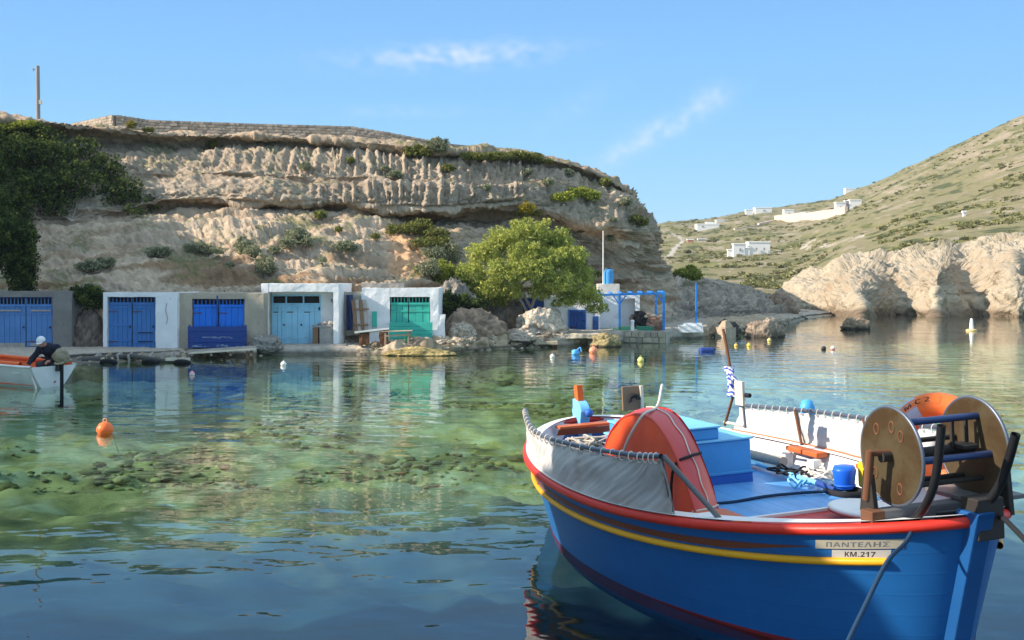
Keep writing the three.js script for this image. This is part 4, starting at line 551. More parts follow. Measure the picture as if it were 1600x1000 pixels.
// ------------------------------------------------------------------ floats and buoys
function buoy(label, px, py, D, r, c, o = {}) { const t = thing('buoy', label, 'buoy', [X(px, D), 0, -D], o.turn ?? 0); const m = M(c, 0.45), g = lathe([[0, -r], [r * 0.6, -r * 0.8], [r, -0.05 * r], [r * 0.97, r * 0.35], [r * 0.7, r * 0.8], [r * 0.3, r * 1.02], [0, r * 1.08]], 28); g.translate(0, r * 0.35, 0); mesh('body', g, m, t); const e = new THREE.TorusGeometry(r * 0.22, r * 0.07, 8, 16); e.translate(0, r * 1.55, 0); mesh('eye', e, o.eye ? M(o.eye, 0.5) : m, t); if (o.tail) mesh('tail', tube([[0, r * 0.2, 0], [r, -0.05, r * 0.5], [r * 2, -0.3, r]], 0.012, 12, 6), mat.paleWood, t); if (o.band) mesh('band', (() => { const q = new THREE.CylinderGeometry(r * 1.01, r * 1.01, r * 0.3, 24, 1, true); q.translate(0, r * 0.3, 0); return q; })(), M(o.band, 0.6), t); return t; }
const Dw = (py) => F * EYE / (py - HORIZON);
buoy('orange round buoy alone on the water, nearest on the left', 164, 672, Dw(677), 0.135, [0.85, 0.16, 0.035], { eye: [0.85, 0.35, 0.2], tail: true });
buoy('small white buoy before the white porch boathouse', 443, 571, Dw(571), 0.085, [0.78, 0.77, 0.75]);
buoy('slim white buoy before the tree boulder', 863, 559, Dw(559), 0.08, [0.75, 0.75, 0.7]);
buoy('salmon pink buoy beside the weed-grown boulder', 927, 548, Dw(551), 0.15, [0.8, 0.28, 0.16]);
buoy('pale yellow buoy in the reflection of the pergola', 1001, 564, Dw(565), 0.1, [0.72, 0.62, 0.2]);
buoy('tiny yellow buoy just right of the mooring block', 1150, 541, Dw(541), 0.07, [0.8, 0.52, 0.12]);
buoy('small bright yellow buoy left of the tilted brown rock', 1170, 541, Dw(541), 0.08, [0.82, 0.62, 0.1]);
buoy('faint yellow float under the tilted brown rock', 1202, 533, Dw(533), 0.085, [0.7, 0.55, 0.2]);
buoy('black float of the pair in open water', 1287, 546, Dw(546), 0.09, [0.03, 0.03, 0.035], { eye: [0.6, 0.6, 0.6] });
buoy('white float with a red band, next to the black float', 1301, 546, Dw(546), 0.085, [0.75, 0.7, 0.66], { band: [0.6, 0.1, 0.06] });
buoy('flat pink and white float beside the jetty', 300, 586, Dw(586), 0.07, [0.7, 0.35, 0.36], { band: [0.75, 0.75, 0.75] });
{ const D = Dw(554), t = thing('float_bag', 'light blue folded float on the water before the ledge slab', 'float', [X(899, D), 0, -D]); const g = new THREE.SphereGeometry(0.125, 24, 16), p = g.attributes.position; for (let i = 0; i < p.count; i++) { const q = 1 + 0.3 * fbm(p.getX(i) * 9, p.getY(i) * 9, p.getZ(i) * 9, 2); p.setXYZ(i, p.getX(i) * q * 1.1, p.getY(i) * q * 0.9 + 0.06, p.getZ(i) * q); } g.computeVertexNormals(); mesh('body', g, M([0.1, 0.38, 0.8], 0.5), t); mesh('handle', tube([[0.05, 0.15, 0.05], [0.16, 0.24, 0.08], [0.2, 0.1, 0.1]], 0.02, 12, 6), M([0.1, 0.38, 0.8], 0.5), t);
  const Dd = Dw(549), u = thing('floating_drum', 'dark blue plastic drum floating on its side by the mooring block', 'drum', [X(1104, Dd), 0.02, -Dd], 0.2); const q = lathe([[0, -0.27], [0.09, -0.27], [0.12, -0.22], [0.115, -0.08], [0.125, -0.05], [0.115, 0.0], [0.125, 0.08], [0.12, 0.22], [0.09, 0.27], [0, 0.27]], 20); q.rotateZ(Math.PI / 2); mesh('barrel', q, M([0.02, 0.05, 0.22], 0.5), u); mesh('cap', (() => { const c = lathe([[0, 0], [0.035, 0], [0.035, 0.05], [0, 0.05]], 12); c.rotateZ(-Math.PI / 2); c.translate(0.27, 0.05, 0); return c; })(), mat.dark, u); }
{ const D = Dw(517), t = thing('channel_marker', 'slender white marker buoy before the sunlit sea cliff', 'marker', [X(1518, D), 0, -D]); t.scale.setScalar(0.82); mesh('pole', lathe([[0, -0.3], [0.1, -0.3], [0.13, 0.12], [0.1, 0.5], [0.075, 0.72], [0, 0.76]], 18), M([0.85, 0.84, 0.8], 0.6), t); mesh('collar', lathe([[0.0, -0.05], [0.3, -0.05], [0.34, 0.03], [0.28, 0.1], [0.1, 0.12]], 20), M([0.55, 0.42, 0.2], 0.8), t); }
rope(P(955, 528, 45.2), P(975, 545, 43.4), 0.05, 0.02, 'mooring_rope', 'yellow mooring rope from the quay down past the weed-grown boulder', M([0.55, 0.42, 0.16], 0.9));
rope(P(1030, 524, 47.6), P(1078, 538, 46), 0.03, 0.02, 'mooring_rope', 'brown mooring line slanting into the water below the quay', M([0.32, 0.22, 0.12], 0.9));

// ------------------------------------------------------------------ utility pole, far houses
{ const D = 56, t = thing('utility_pole', 'weathered wooden utility pole on the cliff top, far left', 'utility pole', [X(60, D), Yh(192, D), -D]); const h = 89 * px2(D); mesh('shaft', bar([0, -0.3, 0], [-0.03, h, 0], 0.1, 12, 0.085), M([0.30, 0.28, 0.27], 0.95, { map: T.wood }), t); mesh('bracket', box(0.14, 0.2, 0.12, 0.1, 1.0, 0.02), M([0.7, 0.62, 0.5], 0.7), t); mesh('insulator', [bar([0, h - 0.1, 0], [-0.25, h - 0.18, 0], 0.015), bar([-0.25, h - 0.24, 0], [-0.25, h - 0.12, 0], 0.03)], mat.concrete, t); }
const farWhite = M([0.84, 0.83, 0.8], 0.85), farGrey = M([0.3, 0.29, 0.28], 0.9);
function farHouse(label, px, py, blocks, D, wins = []) { // blocks: [x0, x1, height px, set back px]
  const s = px2(D), t = thing('hill_house', label, 'house', [X(px, D), Yh(py, D), -D]);
  for (const [x0, x1, h, back = 0, m = farWhite] of blocks) { mesh('wall', box((x1 - x0) * s, (h + 6) * s, (x1 - x0) * s * 0.6, (x0 + x1) / 2 * s, (h - 6) * s / 2, -back * s - (x1 - x0) * s * 0.3, 0.05), m, t); mesh('roof', box((x1 - x0) * s + 0.2, 0.25, (x1 - x0) * s * 0.6 + 0.2, (x0 + x1) / 2 * s, h * s + 0.1, -back * s - (x1 - x0) * s * 0.3, 0.05), farWhite, t); }
  for (const [x, y, w, h] of wins) mesh('window', box(w * s, h * s, 0.2, x * s, y * s, 0.02, 0.02), farGrey, t); return t; }
farHouse('white house of two blocks standing low on the hillside', 1172, 397, [[-26, -8, 15, 0], [-2, 32, 18, 2], [-34, -24, 6, 4], [-10, 0, 9, 1]], hillAt(1172, 398), [[-16, 7, 2, 4], [10, 8, 2.5, 4], [22, 8, 2.5, 4]]);
farHouse('white two-block house at the top end of the retaining wall', 1325, 329, [[-19, -3, 12, 0], [-4, 4, 15, 3, farGrey], [3, 22, 16, 1]], hillAt(1325, 330), [[-12, 5, 2, 3], [12, 6, 2.5, 3]]);  // middle block coloured grey to stand for the shaded side
farHouse('low white house half way along the retaining wall', 1245, 339, [[-20, -4, 11, 0], [-4, 20, 7, 1]], hillAt(1245, 340), [[-12, 5, 2, 3]]);
farHouse('long low white house near the left end of the hill', 1106, 356, [[-17, 18, 5, 0], [-2, 14, 8, 3]], hillAt(1106, 357), [[-8, 2, 3, 2]]);
farHouse('white house on the skyline above the retaining wall', 1194, 332, [[-14, 12, 7, 0], [-28, -16, 4, 3]], hillAt(1194, 334), [[0, 3, 3, 2]]);
farHouse('tiny white house on the ridge under the steep slope', 1328, 299, [[-7, 7, 4, 0]], hillAt(1328, 302));
farHouse('small white hut on the skyline, leftmost on the hill', 1128, 348, [[-9, 9, 3.5, 0]], hillAt(1128, 350));
farHouse('tiny pale hut on the slope at the upper right', 1507, 338, [[-2.5, 2.5, 6, 0]], hillAt(1507, 340));
farHouse('small hut with reddish wall by the hillside road', 1079, 380, [[-5, 5, 5, 0, M([0.55, 0.22, 0.13], 0.9)], [12, 26, 6, 2, farGrey]], hillAt(1079, 382));
{ const t = thing('retaining_wall', 'long pale pink retaining wall climbing across the hillside', 'wall'), line = [[1148, 360, 3], [1185, 354, 5], [1212, 348, 11], [1260, 343, 10], [1300, 338, 10], [1322, 333, 8]], g = []; for (let i = 0; i < line.length - 1; i++) { const [ax, ay, ah] = line[i], [bx, by] = line[i + 1], a = P(ax, ay, hillAt(ax, ay + 1)), b = P(bx, by, hillAt(bx, by + 1)), h = ah * px2(-a.z), d = b.clone().sub(a); const q = new THREE.BoxGeometry(Math.hypot(d.x, d.z) + 0.3, h + 2, 0.8), p = q.attributes.position; for (let k = 0; k < p.count; k++) p.setY(k, (p.getY(k) > 0 ? h : -2) + (p.getX(k) > 0 ? b.y : a.y)); q.rotateY(Math.atan2(-d.z, d.x)); q.translate((a.x + b.x) / 2, 0, (a.z + b.z) / 2); g.push(q); } g.forEach((q) => mesh('wall_section', q, M([0.66, 0.55, 0.46], 0.95, { map: T.mottle }), t)); }

// ------------------------------------------------------------------ trees, bushes and shrubs: many small leaf faces on twigs
const leafMat = new THREE.MeshPhysicalMaterial({ color: 0xffffff, vertexColors: true, roughness: 0.9, transmission: 0.35, thickness: 0, ior: 1.2, specularIntensity: 0.2, side: THREE.DoubleSide });
const barkMat = M([0.22, 0.17, 0.12], 0.95, { map: T.wood, bumpMap: T.wood, bumpScale: 0.02 }), paleBark = M([0.42, 0.36, 0.29], 0.95, { map: T.wood, bumpMap: T.wood, bumpScale: 0.01 });
function leaves(points, size, cols, seed, long = 1.8) { // points: [x, y, z, tint]
  const R = rng(seed), n = points.length, pos = new Float32Array(n * 18), col = new Float32Array(n * 18), a = V(), b = V(), c = V(), d = V();
  for (let i = 0; i < n; i++) {
    const [x, y, z, t] = points[i], s = size * (0.6 + R() * 0.8), u = V(R() - 0.5, R() - 0.3, R() - 0.5).normalize(), w = V(R() - 0.5, R() - 0.5, R() - 0.5).cross(u).normalize();
    a.set(x, y, z).addScaledVector(u, -s * long / 2); c.set(x, y, z).addScaledVector(u, s * long / 2); b.set(x, y, z).addScaledVector(w, s / 2); d.set(x, y, z).addScaledVector(w, -s / 2);
    [a, b, c, a, c, d].forEach((q, k) => { pos[i * 18 + k * 3] = q.x; pos[i * 18 + k * 3 + 1] = q.y; pos[i * 18 + k * 3 + 2] = q.z; });
    const k = clamp(t + (R() - 0.5) * 0.7, 0, 0.999) * (cols.length - 1), q = mix3(cols[Math.floor(k)], cols[Math.floor(k) + 1], k % 1), m = 0.75 + R() * 0.5;
    for (let j = 0; j < 6; j++) for (let e = 0; e < 3; e++) col[i * 18 + j * 3 + e] = q[e] * m;
  }
  const g = new THREE.BufferGeometry(); g.setAttribute('position', new THREE.BufferAttribute(pos, 3)); g.setAttribute('color', new THREE.BufferAttribute(col, 3)); g.computeVertexNormals(); return g;
}
// fills a crown made of ellipsoid clumps with leaves, denser towards the surface, thinned by noise so that gaps stay open
function crown(clumps, n, seed, holes = 0.0) {
  const R = rng(seed), out = [], vol = clumps.map((c) => c[3] * c[4] * c[5]), tot = vol.reduce((x, y) => x + y, 0);
  clumps.forEach((c, k) => { const m = Math.round(n * vol[k] / tot); for (let i = 0; i < m; i++) { const dir = V(R() - 0.5, R() - 0.5, R() - 0.5).normalize(), r = Math.pow(R(), 0.42) * (1 + 0.25 * n3(dir.x * 2 + k, dir.y * 2, dir.z * 2 + seed)), x = c[0] + dir.x * r * c[3], y = c[1] + dir.y * r * c[4], z = c[2] + dir.z * r * c[5]; const q = n3(x * 2.3 + seed, y * 2.3, z * 2.3); if (q < holes - R() * 0.35) continue; out.push([x, y, z, 0.45 + 0.4 * q + (c[6] ?? 0)]); } });
  return out;
}
{ // the tamarisk
  const D = 45.5, s = px2(D), t = thing('tamarisk_tree', 'feathery yellow-green tamarisk tree behind the pale boulder', 'tree', [X(832, D), Yh(505, D), -D]), p = (px, py, z = 0) => [(px - 832) * s, (505 - py) * s, z], R = rng(88);
  const clump = [], limbs = [], add = (px, py, z, r) => { const q = p(px, py, z); clump.push([q[0], q[1], q[2], r * 1.15, r * 0.72, r, (R() - 0.5) * 0.25]); limbs.push(q); };
  for (const [px, py, z, r] of [[760, 395, 0, 0.72], [735, 425, 0.3, 0.62], [738, 455, 0.1, 0.55], [790, 375, -0.2, 0.75], [830, 362, 0, 0.62], [865, 375, -0.3, 0.72], [890, 400, 0.1, 0.68], [905, 430, 0, 0.62], [922, 462, 0.2, 0.5], [930, 482, 0.2, 0.36], [900, 462, 0.5, 0.58], [870, 440, 0.7, 0.7], [830, 420, 0.9, 0.8], [790, 425, 0.8, 0.72], [770, 450, 0.6, 0.58], [800, 455, 0.6, 0.5], [845, 455, 0.5, 0.5], [880, 468, 0.4, 0.42], [820, 395, 0.5, 0.7], [855, 405, 0.4, 0.7], [715, 440, -0.2, 0.36], [812, 352, -0.3, 0.34], [780, 470, 0.2, 0.36]]) add(px, py, z, r);
  for (let i = 0; i < 44; i++) { const b = clump[(R() * 23) | 0], a = R() * 6.28, e = (R() - 0.35) * 1.6; clump.push([b[0] + Math.cos(a) * b[3] * 0.95, b[1] + Math.sin(e) * b[4] * 1.05, b[2] + Math.sin(a) * b[5] * 0.95, 0.24, 0.17, 0.24, (R() - 0.5) * 0.35]); }
  const k = mesh('crown', leaves(crown(clump, 64000, 5, -0.24), 0.038, [[0.17, 0.21, 0.05], [0.32, 0.37, 0.08], [0.47, 0.50, 0.125], [0.58, 0.57, 0.18]], 9, 3.4), leafMat, t, true); void k;
  const base = p(831, 508, 0), fork = p(830, 482, 0); mesh('trunk', [tube([base, p(833, 494, 0.02), fork], 0.085, 12, 10), tube([p(836, 506, 0), p(826, 492, 0.05), p(814, 470, 0.1), p(800, 452, 0.2)], 0.05, 14, 8), tube([fork, p(834, 470), p(840, 455, 0.2)], 0.065, 10, 8), tube([fork, p(822, 468, -0.1), p(815, 450, 0)], 0.055, 10, 8)], paleBark, t);
  mesh('limb', limbs.filter((_, i) => i % 2 === 0).map((q, i) => { const st = [p(800, 452, 0.2), p(840, 455, 0.2), p(815, 450, 0)][i % 3]; return tube([st, [(st[0] + q[0]) / 2 + 0.06, (st[1] + q[1]) / 2 + 0.05, (st[2] + q[2]) / 2], q], 0.022, 10, 6); }), barkMat, t); }
function bush(name, label, cat, px, py, D, clumps, n, size, cols, seed, o = {}) { // clumps in pixels of the photograph round (px, py): [x, y, radius x, radius y]
  if (!D) D = -cliffFaceAt(px, py).z - 0.1;
  const s = px2(D), t = thing(name, label, cat, [X(px, D), Yh(py, D), -D], 0, o.group), R = rng(seed), cl = clumps.map(([x, y, rx, ry, z = 0, tint = 0]) => { if (!o.cling) return [(x - px) * s, (py - y) * s, z, rx * s, ry * s, (o.deep ?? 0.9) * (rx + ry) / 2 * s, tint]; const f = cliffFaceAt(x, y + ry * 0.3), d = f ? -f.z - 0.2 - z : D, q = P(x, y, d).sub(t.position); return [q.x, q.y, q.z, rx * d / F, ry * d / F, (o.deep ?? 0.9) * (rx + ry) / 2 * d / F, tint]; });
  const more = []; for (let i = 0; i < cl.length * (o.tufts ?? 4); i++) { const b = cl[(R() * cl.length) | 0], a = R() * 6.28, e = R() * 1.5; more.push([b[0] + Math.cos(a) * b[3] * Math.cos(e), b[1] + b[4] * Math.sin(e), b[2] + Math.sin(a) * b[5] * Math.cos(e), b[3] * 0.35, b[4] * 0.35, b[5] * 0.35, b[6] + 0.12]); }
  mesh('foliage', leaves(crown([...cl, ...more], n, seed, o.holes ?? -0.5), size, cols, seed + 1, o.long ?? 1.6), leafMat, t, true);
  mesh('stem', cl.slice(0, o.stems ?? 5).map((c) => tube([[0, 0, -0.1], [c[0] * 0.7, c[1] * 0.55, c[2]], [c[0], c[1], c[2]]], (o.stemR ?? 0.02), 8, 6)), o.bark ?? barkMat, t); return t; }
const DARKG = [[0.022, 0.038, 0.016], [0.04, 0.065, 0.024], [0.075, 0.11, 0.032], [0.19, 0.22, 0.05]], OLIVE = [[0.10, 0.12, 0.035], [0.18, 0.2, 0.055], [0.28, 0.27, 0.08]], YELLOWG = [[0.15, 0.19, 0.035], [0.28, 0.33, 0.055], [0.42, 0.42, 0.08]], GREYG = [[0.17, 0.195, 0.115], [0.27, 0.29, 0.18], [0.38, 0.38, 0.24]], GOLD = [[0.16, 0.15, 0.03], [0.36, 0.28, 0.03], [0.5, 0.36, 0.03]];
bush('climbing_bush', 'big dark green bush spilling down the cliff on the far left', 'bush', 110, 345, 0, [[20, 212, 42, 22], [75, 222, 34, 22], [20, 250, 48, 36], [80, 258, 46, 32], [128, 240, 28, 22], [165, 268, 32, 24], [118, 288, 40, 30], [55, 298, 50, 34], [198, 298, 30, 22], [232, 318, 22, 16], [10, 335, 42, 40], [180, 306, 26, 18], [85, 325, 26, 18], [212, 330, 18, 10], [-30, 260, 50, 70], [-30, 350, 50, 50], [150, 250, 12, 10, 0, 0.4], [110, 232, 14, 9, 0, 0.4], [185, 272, 12, 9, 0, 0.4], [215, 296, 12, 9, 0, 0.35], [62, 208, 16, 9, 0, 0.4]], 52000, 0.075, DARKG, 101, { cling: true, holes: -0.12, tufts: 9, stems: 10, stemR: 0.014, bark: paleBark, deep: 0.7 });  // last small clumps tinted paler, as sunlit tips
bush('hanging_bush', 'dark creeper hanging over the wide blue doors, far left', 'bush', 30, 440, 39.2, [[28, 370, 32, 30], [32, 405, 30, 30], [35, 435, 26, 26], [38, 456, 14, 16], [5, 385, 30, 40]], 20000, 0.055, DARKG, 111, { deep: 0.5, stems: 4 });
bush('bush', 'grey-green bush on the rock between the two left boathouses', 'bush', 140, 484, 39.0, [[140, 466, 24, 18], [122, 458, 14, 12], [155, 470, 14, 14]], 5200, 0.05, DARKG, 121, { deep: 0.7 });
bush('bush', 'low dark bush below the big cliff bush, above the pale bank', 'bush', 150, 425, 0, [[140, 416, 20, 9], [165, 410, 18, 8]], 2600, 0.05, GREYG, 131, { cling: true });
bush('bush', 'yellow-green leafy bush behind the green boathouse, left of the tree', 'bush', 680, 450, 45.3, [[660, 432, 22, 14], [690, 425, 24, 16], [715, 440, 22, 18], [675, 445, 22, 10], [640, 440, 14, 10]], 9000, 0.06, YELLOWG, 141);
bush('bush', 'green scrub capping the orange bank above the green boathouse', 'bush', 650, 372, 0, [[625, 358, 24, 9], [655, 355, 26, 11], [680, 366, 22, 10], [690, 385, 20, 18], [660, 380, 20, 8]], 7000, 0.055, OLIVE, 151, { cling: true });
bush('bush', 'dark scrub on the slope right of the orange bank', 'bush', 690, 415, 0, [[680, 400, 22, 16], [705, 395, 18, 18], [670, 420, 20, 14]], 5000, 0.055, GREYG, 153, { cling: true });
bush('bush', 'round grey-green bush on the pale bank above the porch boathouse', 'bush', 465, 388, 0, [[465, 372, 22, 13], [450, 380, 14, 9], [480, 378, 12, 9]], 4200, 0.05, GREYG, 161, { cling: true });
bush('bush', 'dark bush low on the bank, left of the round grey bush', 'bush', 385, 400, 0, [[380, 385, 14, 14], [395, 395, 16, 12], [415, 415, 16, 16]], 3800, 0.05, GREYG, 163, { cling: true });
bush('bush', 'small bush on the bank right of the round grey bush', 'bush', 540, 390, 0, [[538, 384, 18, 8], [552, 388, 10, 6]], 1600, 0.05, GREYG, 165, { cling: true });
bush('bush', 'flat grey shrub on the bank below the big cliff bush tip', 'bush', 320, 396, 0, [[315, 388, 26, 8], [340, 392, 14, 6]], 1800, 0.05, GREYG, 167, { cling: true });
bush('bush', 'small dark shrub at the left of the pale bank', 'bush', 250, 402, 0, [[248, 394, 22, 8]], 1400, 0.05, GREYG, 169, { cling: true });
bush('bush', 'golden flowering bush under the ribbed cliff overhang', 'bush', 823, 335, 0, [[823, 325, 15, 9, 0.2, 0.5], [818, 332, 16, 7], [838, 333, 10, 6]], 2600, 0.05, [...OLIVE, [0.4, 0.32, 0.03]], 171, { cling: true });
bush('bush', 'yellow-green bush high on the headland ledge', 'bush', 905, 310, 0, [[905, 300, 24, 8], [925, 306, 16, 8], [880, 308, 22, 7]], 3800, 0.055, YELLOWG, 173, { cling: true });
bush('bush', 'dark round bush on the cliff top below the stone wall', 'bush', 650, 243, 0, [[648, 236, 18, 9], [665, 238, 10, 6]], 2400, 0.055, OLIVE, 175, { cling: true });
bush('bush', 'grey bush in front of the stone wall on the cliff top', 'bush', 685, 238, 0, [[685, 228, 17, 11], [672, 226, 10, 9]], 2600, 0.055, GREYG, 177, { cling: true });
bush('bush', 'long green scrub line along the cliff top at the wall end', 'bush', 765, 250, 0, [[740, 244, 22, 6], [775, 244, 26, 7], [810, 242, 20, 7], [835, 246, 16, 6], [855, 252, 12, 4]], 5600, 0.055, OLIVE, 179, { cling: true });
bush('bush', 'yellow tuft of bush at the corner of the stone wall', 'bush', 205, 201, 0, [[205, 195, 9, 6, 0, 0.2], [232, 203, 10, 4]], 1100, 0.05, [...OLIVE, [0.34, 0.28, 0.04]], 181, { cling: true });
bush('bush', 'yellow sunlit tips of scrub on the far left cliff top', 'bush', 40, 200, 0, [[40, 194, 22, 6, 0, 0.3], [15, 198, 20, 6, 0, 0.2], [62, 200, 10, 5, 0, 0.3]], 3000, 0.05, YELLOWG, 183, { cling: true });
bush('bush', 'rounded olive bush on the headland slope beside the hill', 'bush', 1074, 438, 66, [[1074, 428, 22, 11], [1062, 430, 13, 8], [1088, 431, 11, 7]], 4200, 0.08, YELLOWG, 185);
bush('bush', 'dark bush clinging to the right edge of the headland', 'bush', 1003, 352, 0, [[1003, 346, 12, 7], [992, 342, 10, 6]], 1600, 0.06, OLIVE, 187, { cling: true });
bush('bush', 'scrub growing on the rock face behind the water tank', 'bush', 905, 420, 0, [[905, 412, 14, 8], [932, 428, 8, 6]], 1600, 0.05, OLIVE, 189, { cling: true });
bush('bush', 'bush at the foot of the cliff right of the green boathouse', 'bush', 705, 485, 43.2, [[700, 475, 12, 18], [720, 470, 18, 12], [745, 478, 18, 14]], 4200, 0.055, DARKG, 191);
// low herbs scattered over the bank and ledges
{
  const R = rng(404), proto = thing('shrub', 'x', 'shrub'); scene.remove(proto); const places = [[505, 340], [360, 412], [430, 398], [585, 372], [505, 408], [430, 425], [525, 358], [860, 290], [830, 268], [700, 262], [760, 292], [600, 262], [545, 250], [480, 262], [620, 275], [905, 365], [960, 345], [975, 320], [945, 290], [955, 375], [890, 268], [330, 225]];
  const protoGeo = [0, 1, 2].map((k) => leaves(crown([[0, 0.12, 0, 0.2, 0.13, 0.2], [0.12, 0.1, 0.05, 0.14, 0.1, 0.14], [-0.13, 0.09, 0, 0.13, 0.09, 0.13]], 420, 500 + k, -0.6), 0.045, k ? GREYG : OLIVE, 600 + k)), stem = tube([[0, -0.2, 0], [0.02, 0, 0], [0, 0.12, 0]], 0.012, 4, 5);
  places.forEach(([px, py], i) => { const p = cliffFaceAt(px, py); if (!p) return; const t = thing('shrub', 'tiny low shrub rooted on the bare cliff face', 'shrub', [p.x, p.y - 0.02, p.z + 0.05], R() * 6, 'tiny shrubs dotted over the cliff'); t.scale.setScalar(0.7 + R() * 0.9); mesh('foliage', protoGeo[i % 3], leafMat, t, true); mesh('stem', stem, barkMat, t); });
}
// scrub over the far hill: too many to count
{
  const g = leaves(crown([[0, 0.4, 0, 0.8, 0.45, 0.8], [0.5, 0.3, 0.3, 0.5, 0.35, 0.5], [-0.5, 0.3, -0.2, 0.5, 0.3, 0.5]], 70, 700, -0.9), 0.42, [[0.19, 0.195, 0.085], [0.26, 0.26, 0.11], [0.33, 0.31, 0.14]], 701, 1.3), hill = scene.getObjectByName('hill'), hp = hill.geometry.attributes.position, R = rng(702), list = [];
  const U = 521, Vn = 301;
  for (let tries = 0; tries < 60000 && list.length < 9000; tries++) { const i = (R() * (U - 1)) | 0, j = (Math.pow(R(), 1.4) * (Vn - 34)) | 0, o = i * Vn + j, x = hp.getX(o), y = hp.getY(o), z = hp.getZ(o); if (fbm(x * 0.05, y * 0.09, z * 0.04, 3) < -0.05 + R() * 0.3 || -z < 95) continue; const px = 800 - F * x / z; if (px > 1750) continue; list.push([x + R(), y - 0.1, z + R()]); }
  const im = new THREE.InstancedMesh(g, leafMat, list.length); im.name = 'hillside_scrub'; im.castShadow = true; const m = new THREE.Matrix4(), q = new THREE.Quaternion(); list.forEach(([x, y, z], i) => { const s = 0.3 + R() * R() * 0.85; q.setFromAxisAngle(V(0, 1, 0), R() * 6.28); m.compose(V(x, y, z), q, V(s, s * (0.45 + R() * 0.4), s)); im.setMatrixAt(i, m); im.setColorAt(i, new THREE.Color().setScalar(0.6 + R() * 0.7)); }); scene.add(im); tag(im, 'low scrub dotted all over the far hillside', 'scrub', null, 'stuff');
}

// ------------------------------------------------------------------ the fishing boat. Its own axes: x from the sternpost to the bow, y up from the water, z towards the near side
const BL = 6.675, HB = 1.441;
const sheer = (s) => s < 0.55 ? 0.765 + 0.125 * ((0.55 - s) / 0.55) ** 2 : 0.765 + 0.266 * ((s - 0.55) / 0.45) ** 2;
const half = (s) => HB * Math.pow(Math.max(Math.sin(Math.PI * Math.pow(clamp(s, 0, 1), 0.95)), 0), 0.528);
function hull(s, v, side, off = 0) { // v: 1 gunwale, 0 waterline, -1 keel
  const g = sheer(s), y = v >= 0 ? g * v : v * 0.42, rake = v >= 0 ? 0.32 * (1 - v) : 0.32 - 0.55 * v, x = rake + s * (BL - 2 * rake);
  const z = v >= 0 ? half(s) * (0.855 + 0.145 * Math.pow(v, 1.15)) : half(s) * 0.855 * Math.sqrt(Math.max(0, 1 - v * v));
  return V(x, y, side * (z + off));
}
function sheet(f, nu, nv) { const pos = [], uv = [], idx = []; for (let i = 0; i <= nu; i++) for (let j = 0; j <= nv; j++) { const p = f(i / nu, j / nv); pos.push(p.x, p.y, p.z); uv.push(i / nu, j / nv); } for (let i = 0; i < nu; i++) for (let j = 0; j < nv; j++) { const a = i * (nv + 1) + j, b = a + nv + 1; idx.push(a, b, a + 1, b, b + 1, a + 1); } const g = new THREE.BufferGeometry(); g.setAttribute('position', new THREE.Float32BufferAttribute(pos, 3)); g.setAttribute('uv', new THREE.Float32BufferAttribute(uv, 2)); g.setIndex(idx); g.computeVertexNormals(); return g; }
const smoothMesh = (name, g, m, parent) => { const p = g.attributes.position, uv = g.attributes.uv, u2 = new Float32Array(p.count * 2); for (let i = 0; i < p.count; i++) { u2[i * 2] = p.getX(i) + p.getZ(i) * 0.5; u2[i * 2 + 1] = p.getY(i) + p.getZ(i) * 0.3; } void uv; g.setAttribute('uv', new THREE.BufferAttribute(u2, 2)); return mesh(name, g, m, parent, true); };
const ease = (u) => 0.5 - 0.5 * Math.cos(Math.PI * u);
const curveAlong = (s0, s1, f, n = 40) => Array.from({ length: n + 1 }, (_, i) => f(lerp(s0, s1, ease(i / n))));
// paint of the hull: faint brush streaks, plank seams, scuffs and pale chips towards the waterline; u in metres along, v from the keel to the gunwale
const seam = (v) => Math.min(1, Math.abs(((v * 14) % 1) - 0.5) * 14), hullMap = dataTex(512, (x, y, i) => { const v = y / 512, chip = clamp((N2[(i * 7) % 262144] * 0.6 + N1[i] * 0.4 - 0.70 + 0.06 * (1 - v)) * 30, 0, 1), s = 0.88 + (streak[i] - 0.5) * 0.22 + (N1[i] - 0.5) * 0.35 - (1 - seam(v)) * 0.05, run = clamp((N1[((y >> 4) % 512) * 512 + x] - 0.66) * 6, 0, 1) * 0.12; return [s * (1 - chip) + chip * 0.98 + run, s * (1 - chip) + chip * 0.98, s * (1 - chip) + chip]; }), hullBump = dataTex(512, (x, y, i) => g3(0.55 + (seam(y / 512) - 1) * 0.18 + (N2[i] - 0.5) * 0.25));
hullMap.repeat.set(0.42, 1); hullBump.repeat.set(0.42, 1);
const plank = (v) => Math.min(1, Math.abs(((v * 8) % 1) - 0.5) * 22), deckMap = dataTex(512, (x, y, i) => { const b = ((y >> 6) * 37) % 8 / 8, worn = clamp((N1[i] * 0.55 + streak[i] * 0.45 - 0.56) * 6, 0, 1), s = (0.86 + b * 0.12 + (N2[i] - 0.5) * 0.2) * (0.62 + 0.38 * plank(y / 512)); return [s + worn * 0.16, s + worn * 0.12, s + worn * 0.05]; }), deckBump = dataTex(512, (x, y, i) => g3(0.2 + 0.6 * plank(y / 512) + (N2[i] - 0.5) * 0.25));
deckMap.repeat.set(0.7, 0.9); deckBump.repeat.set(0.7, 0.9);
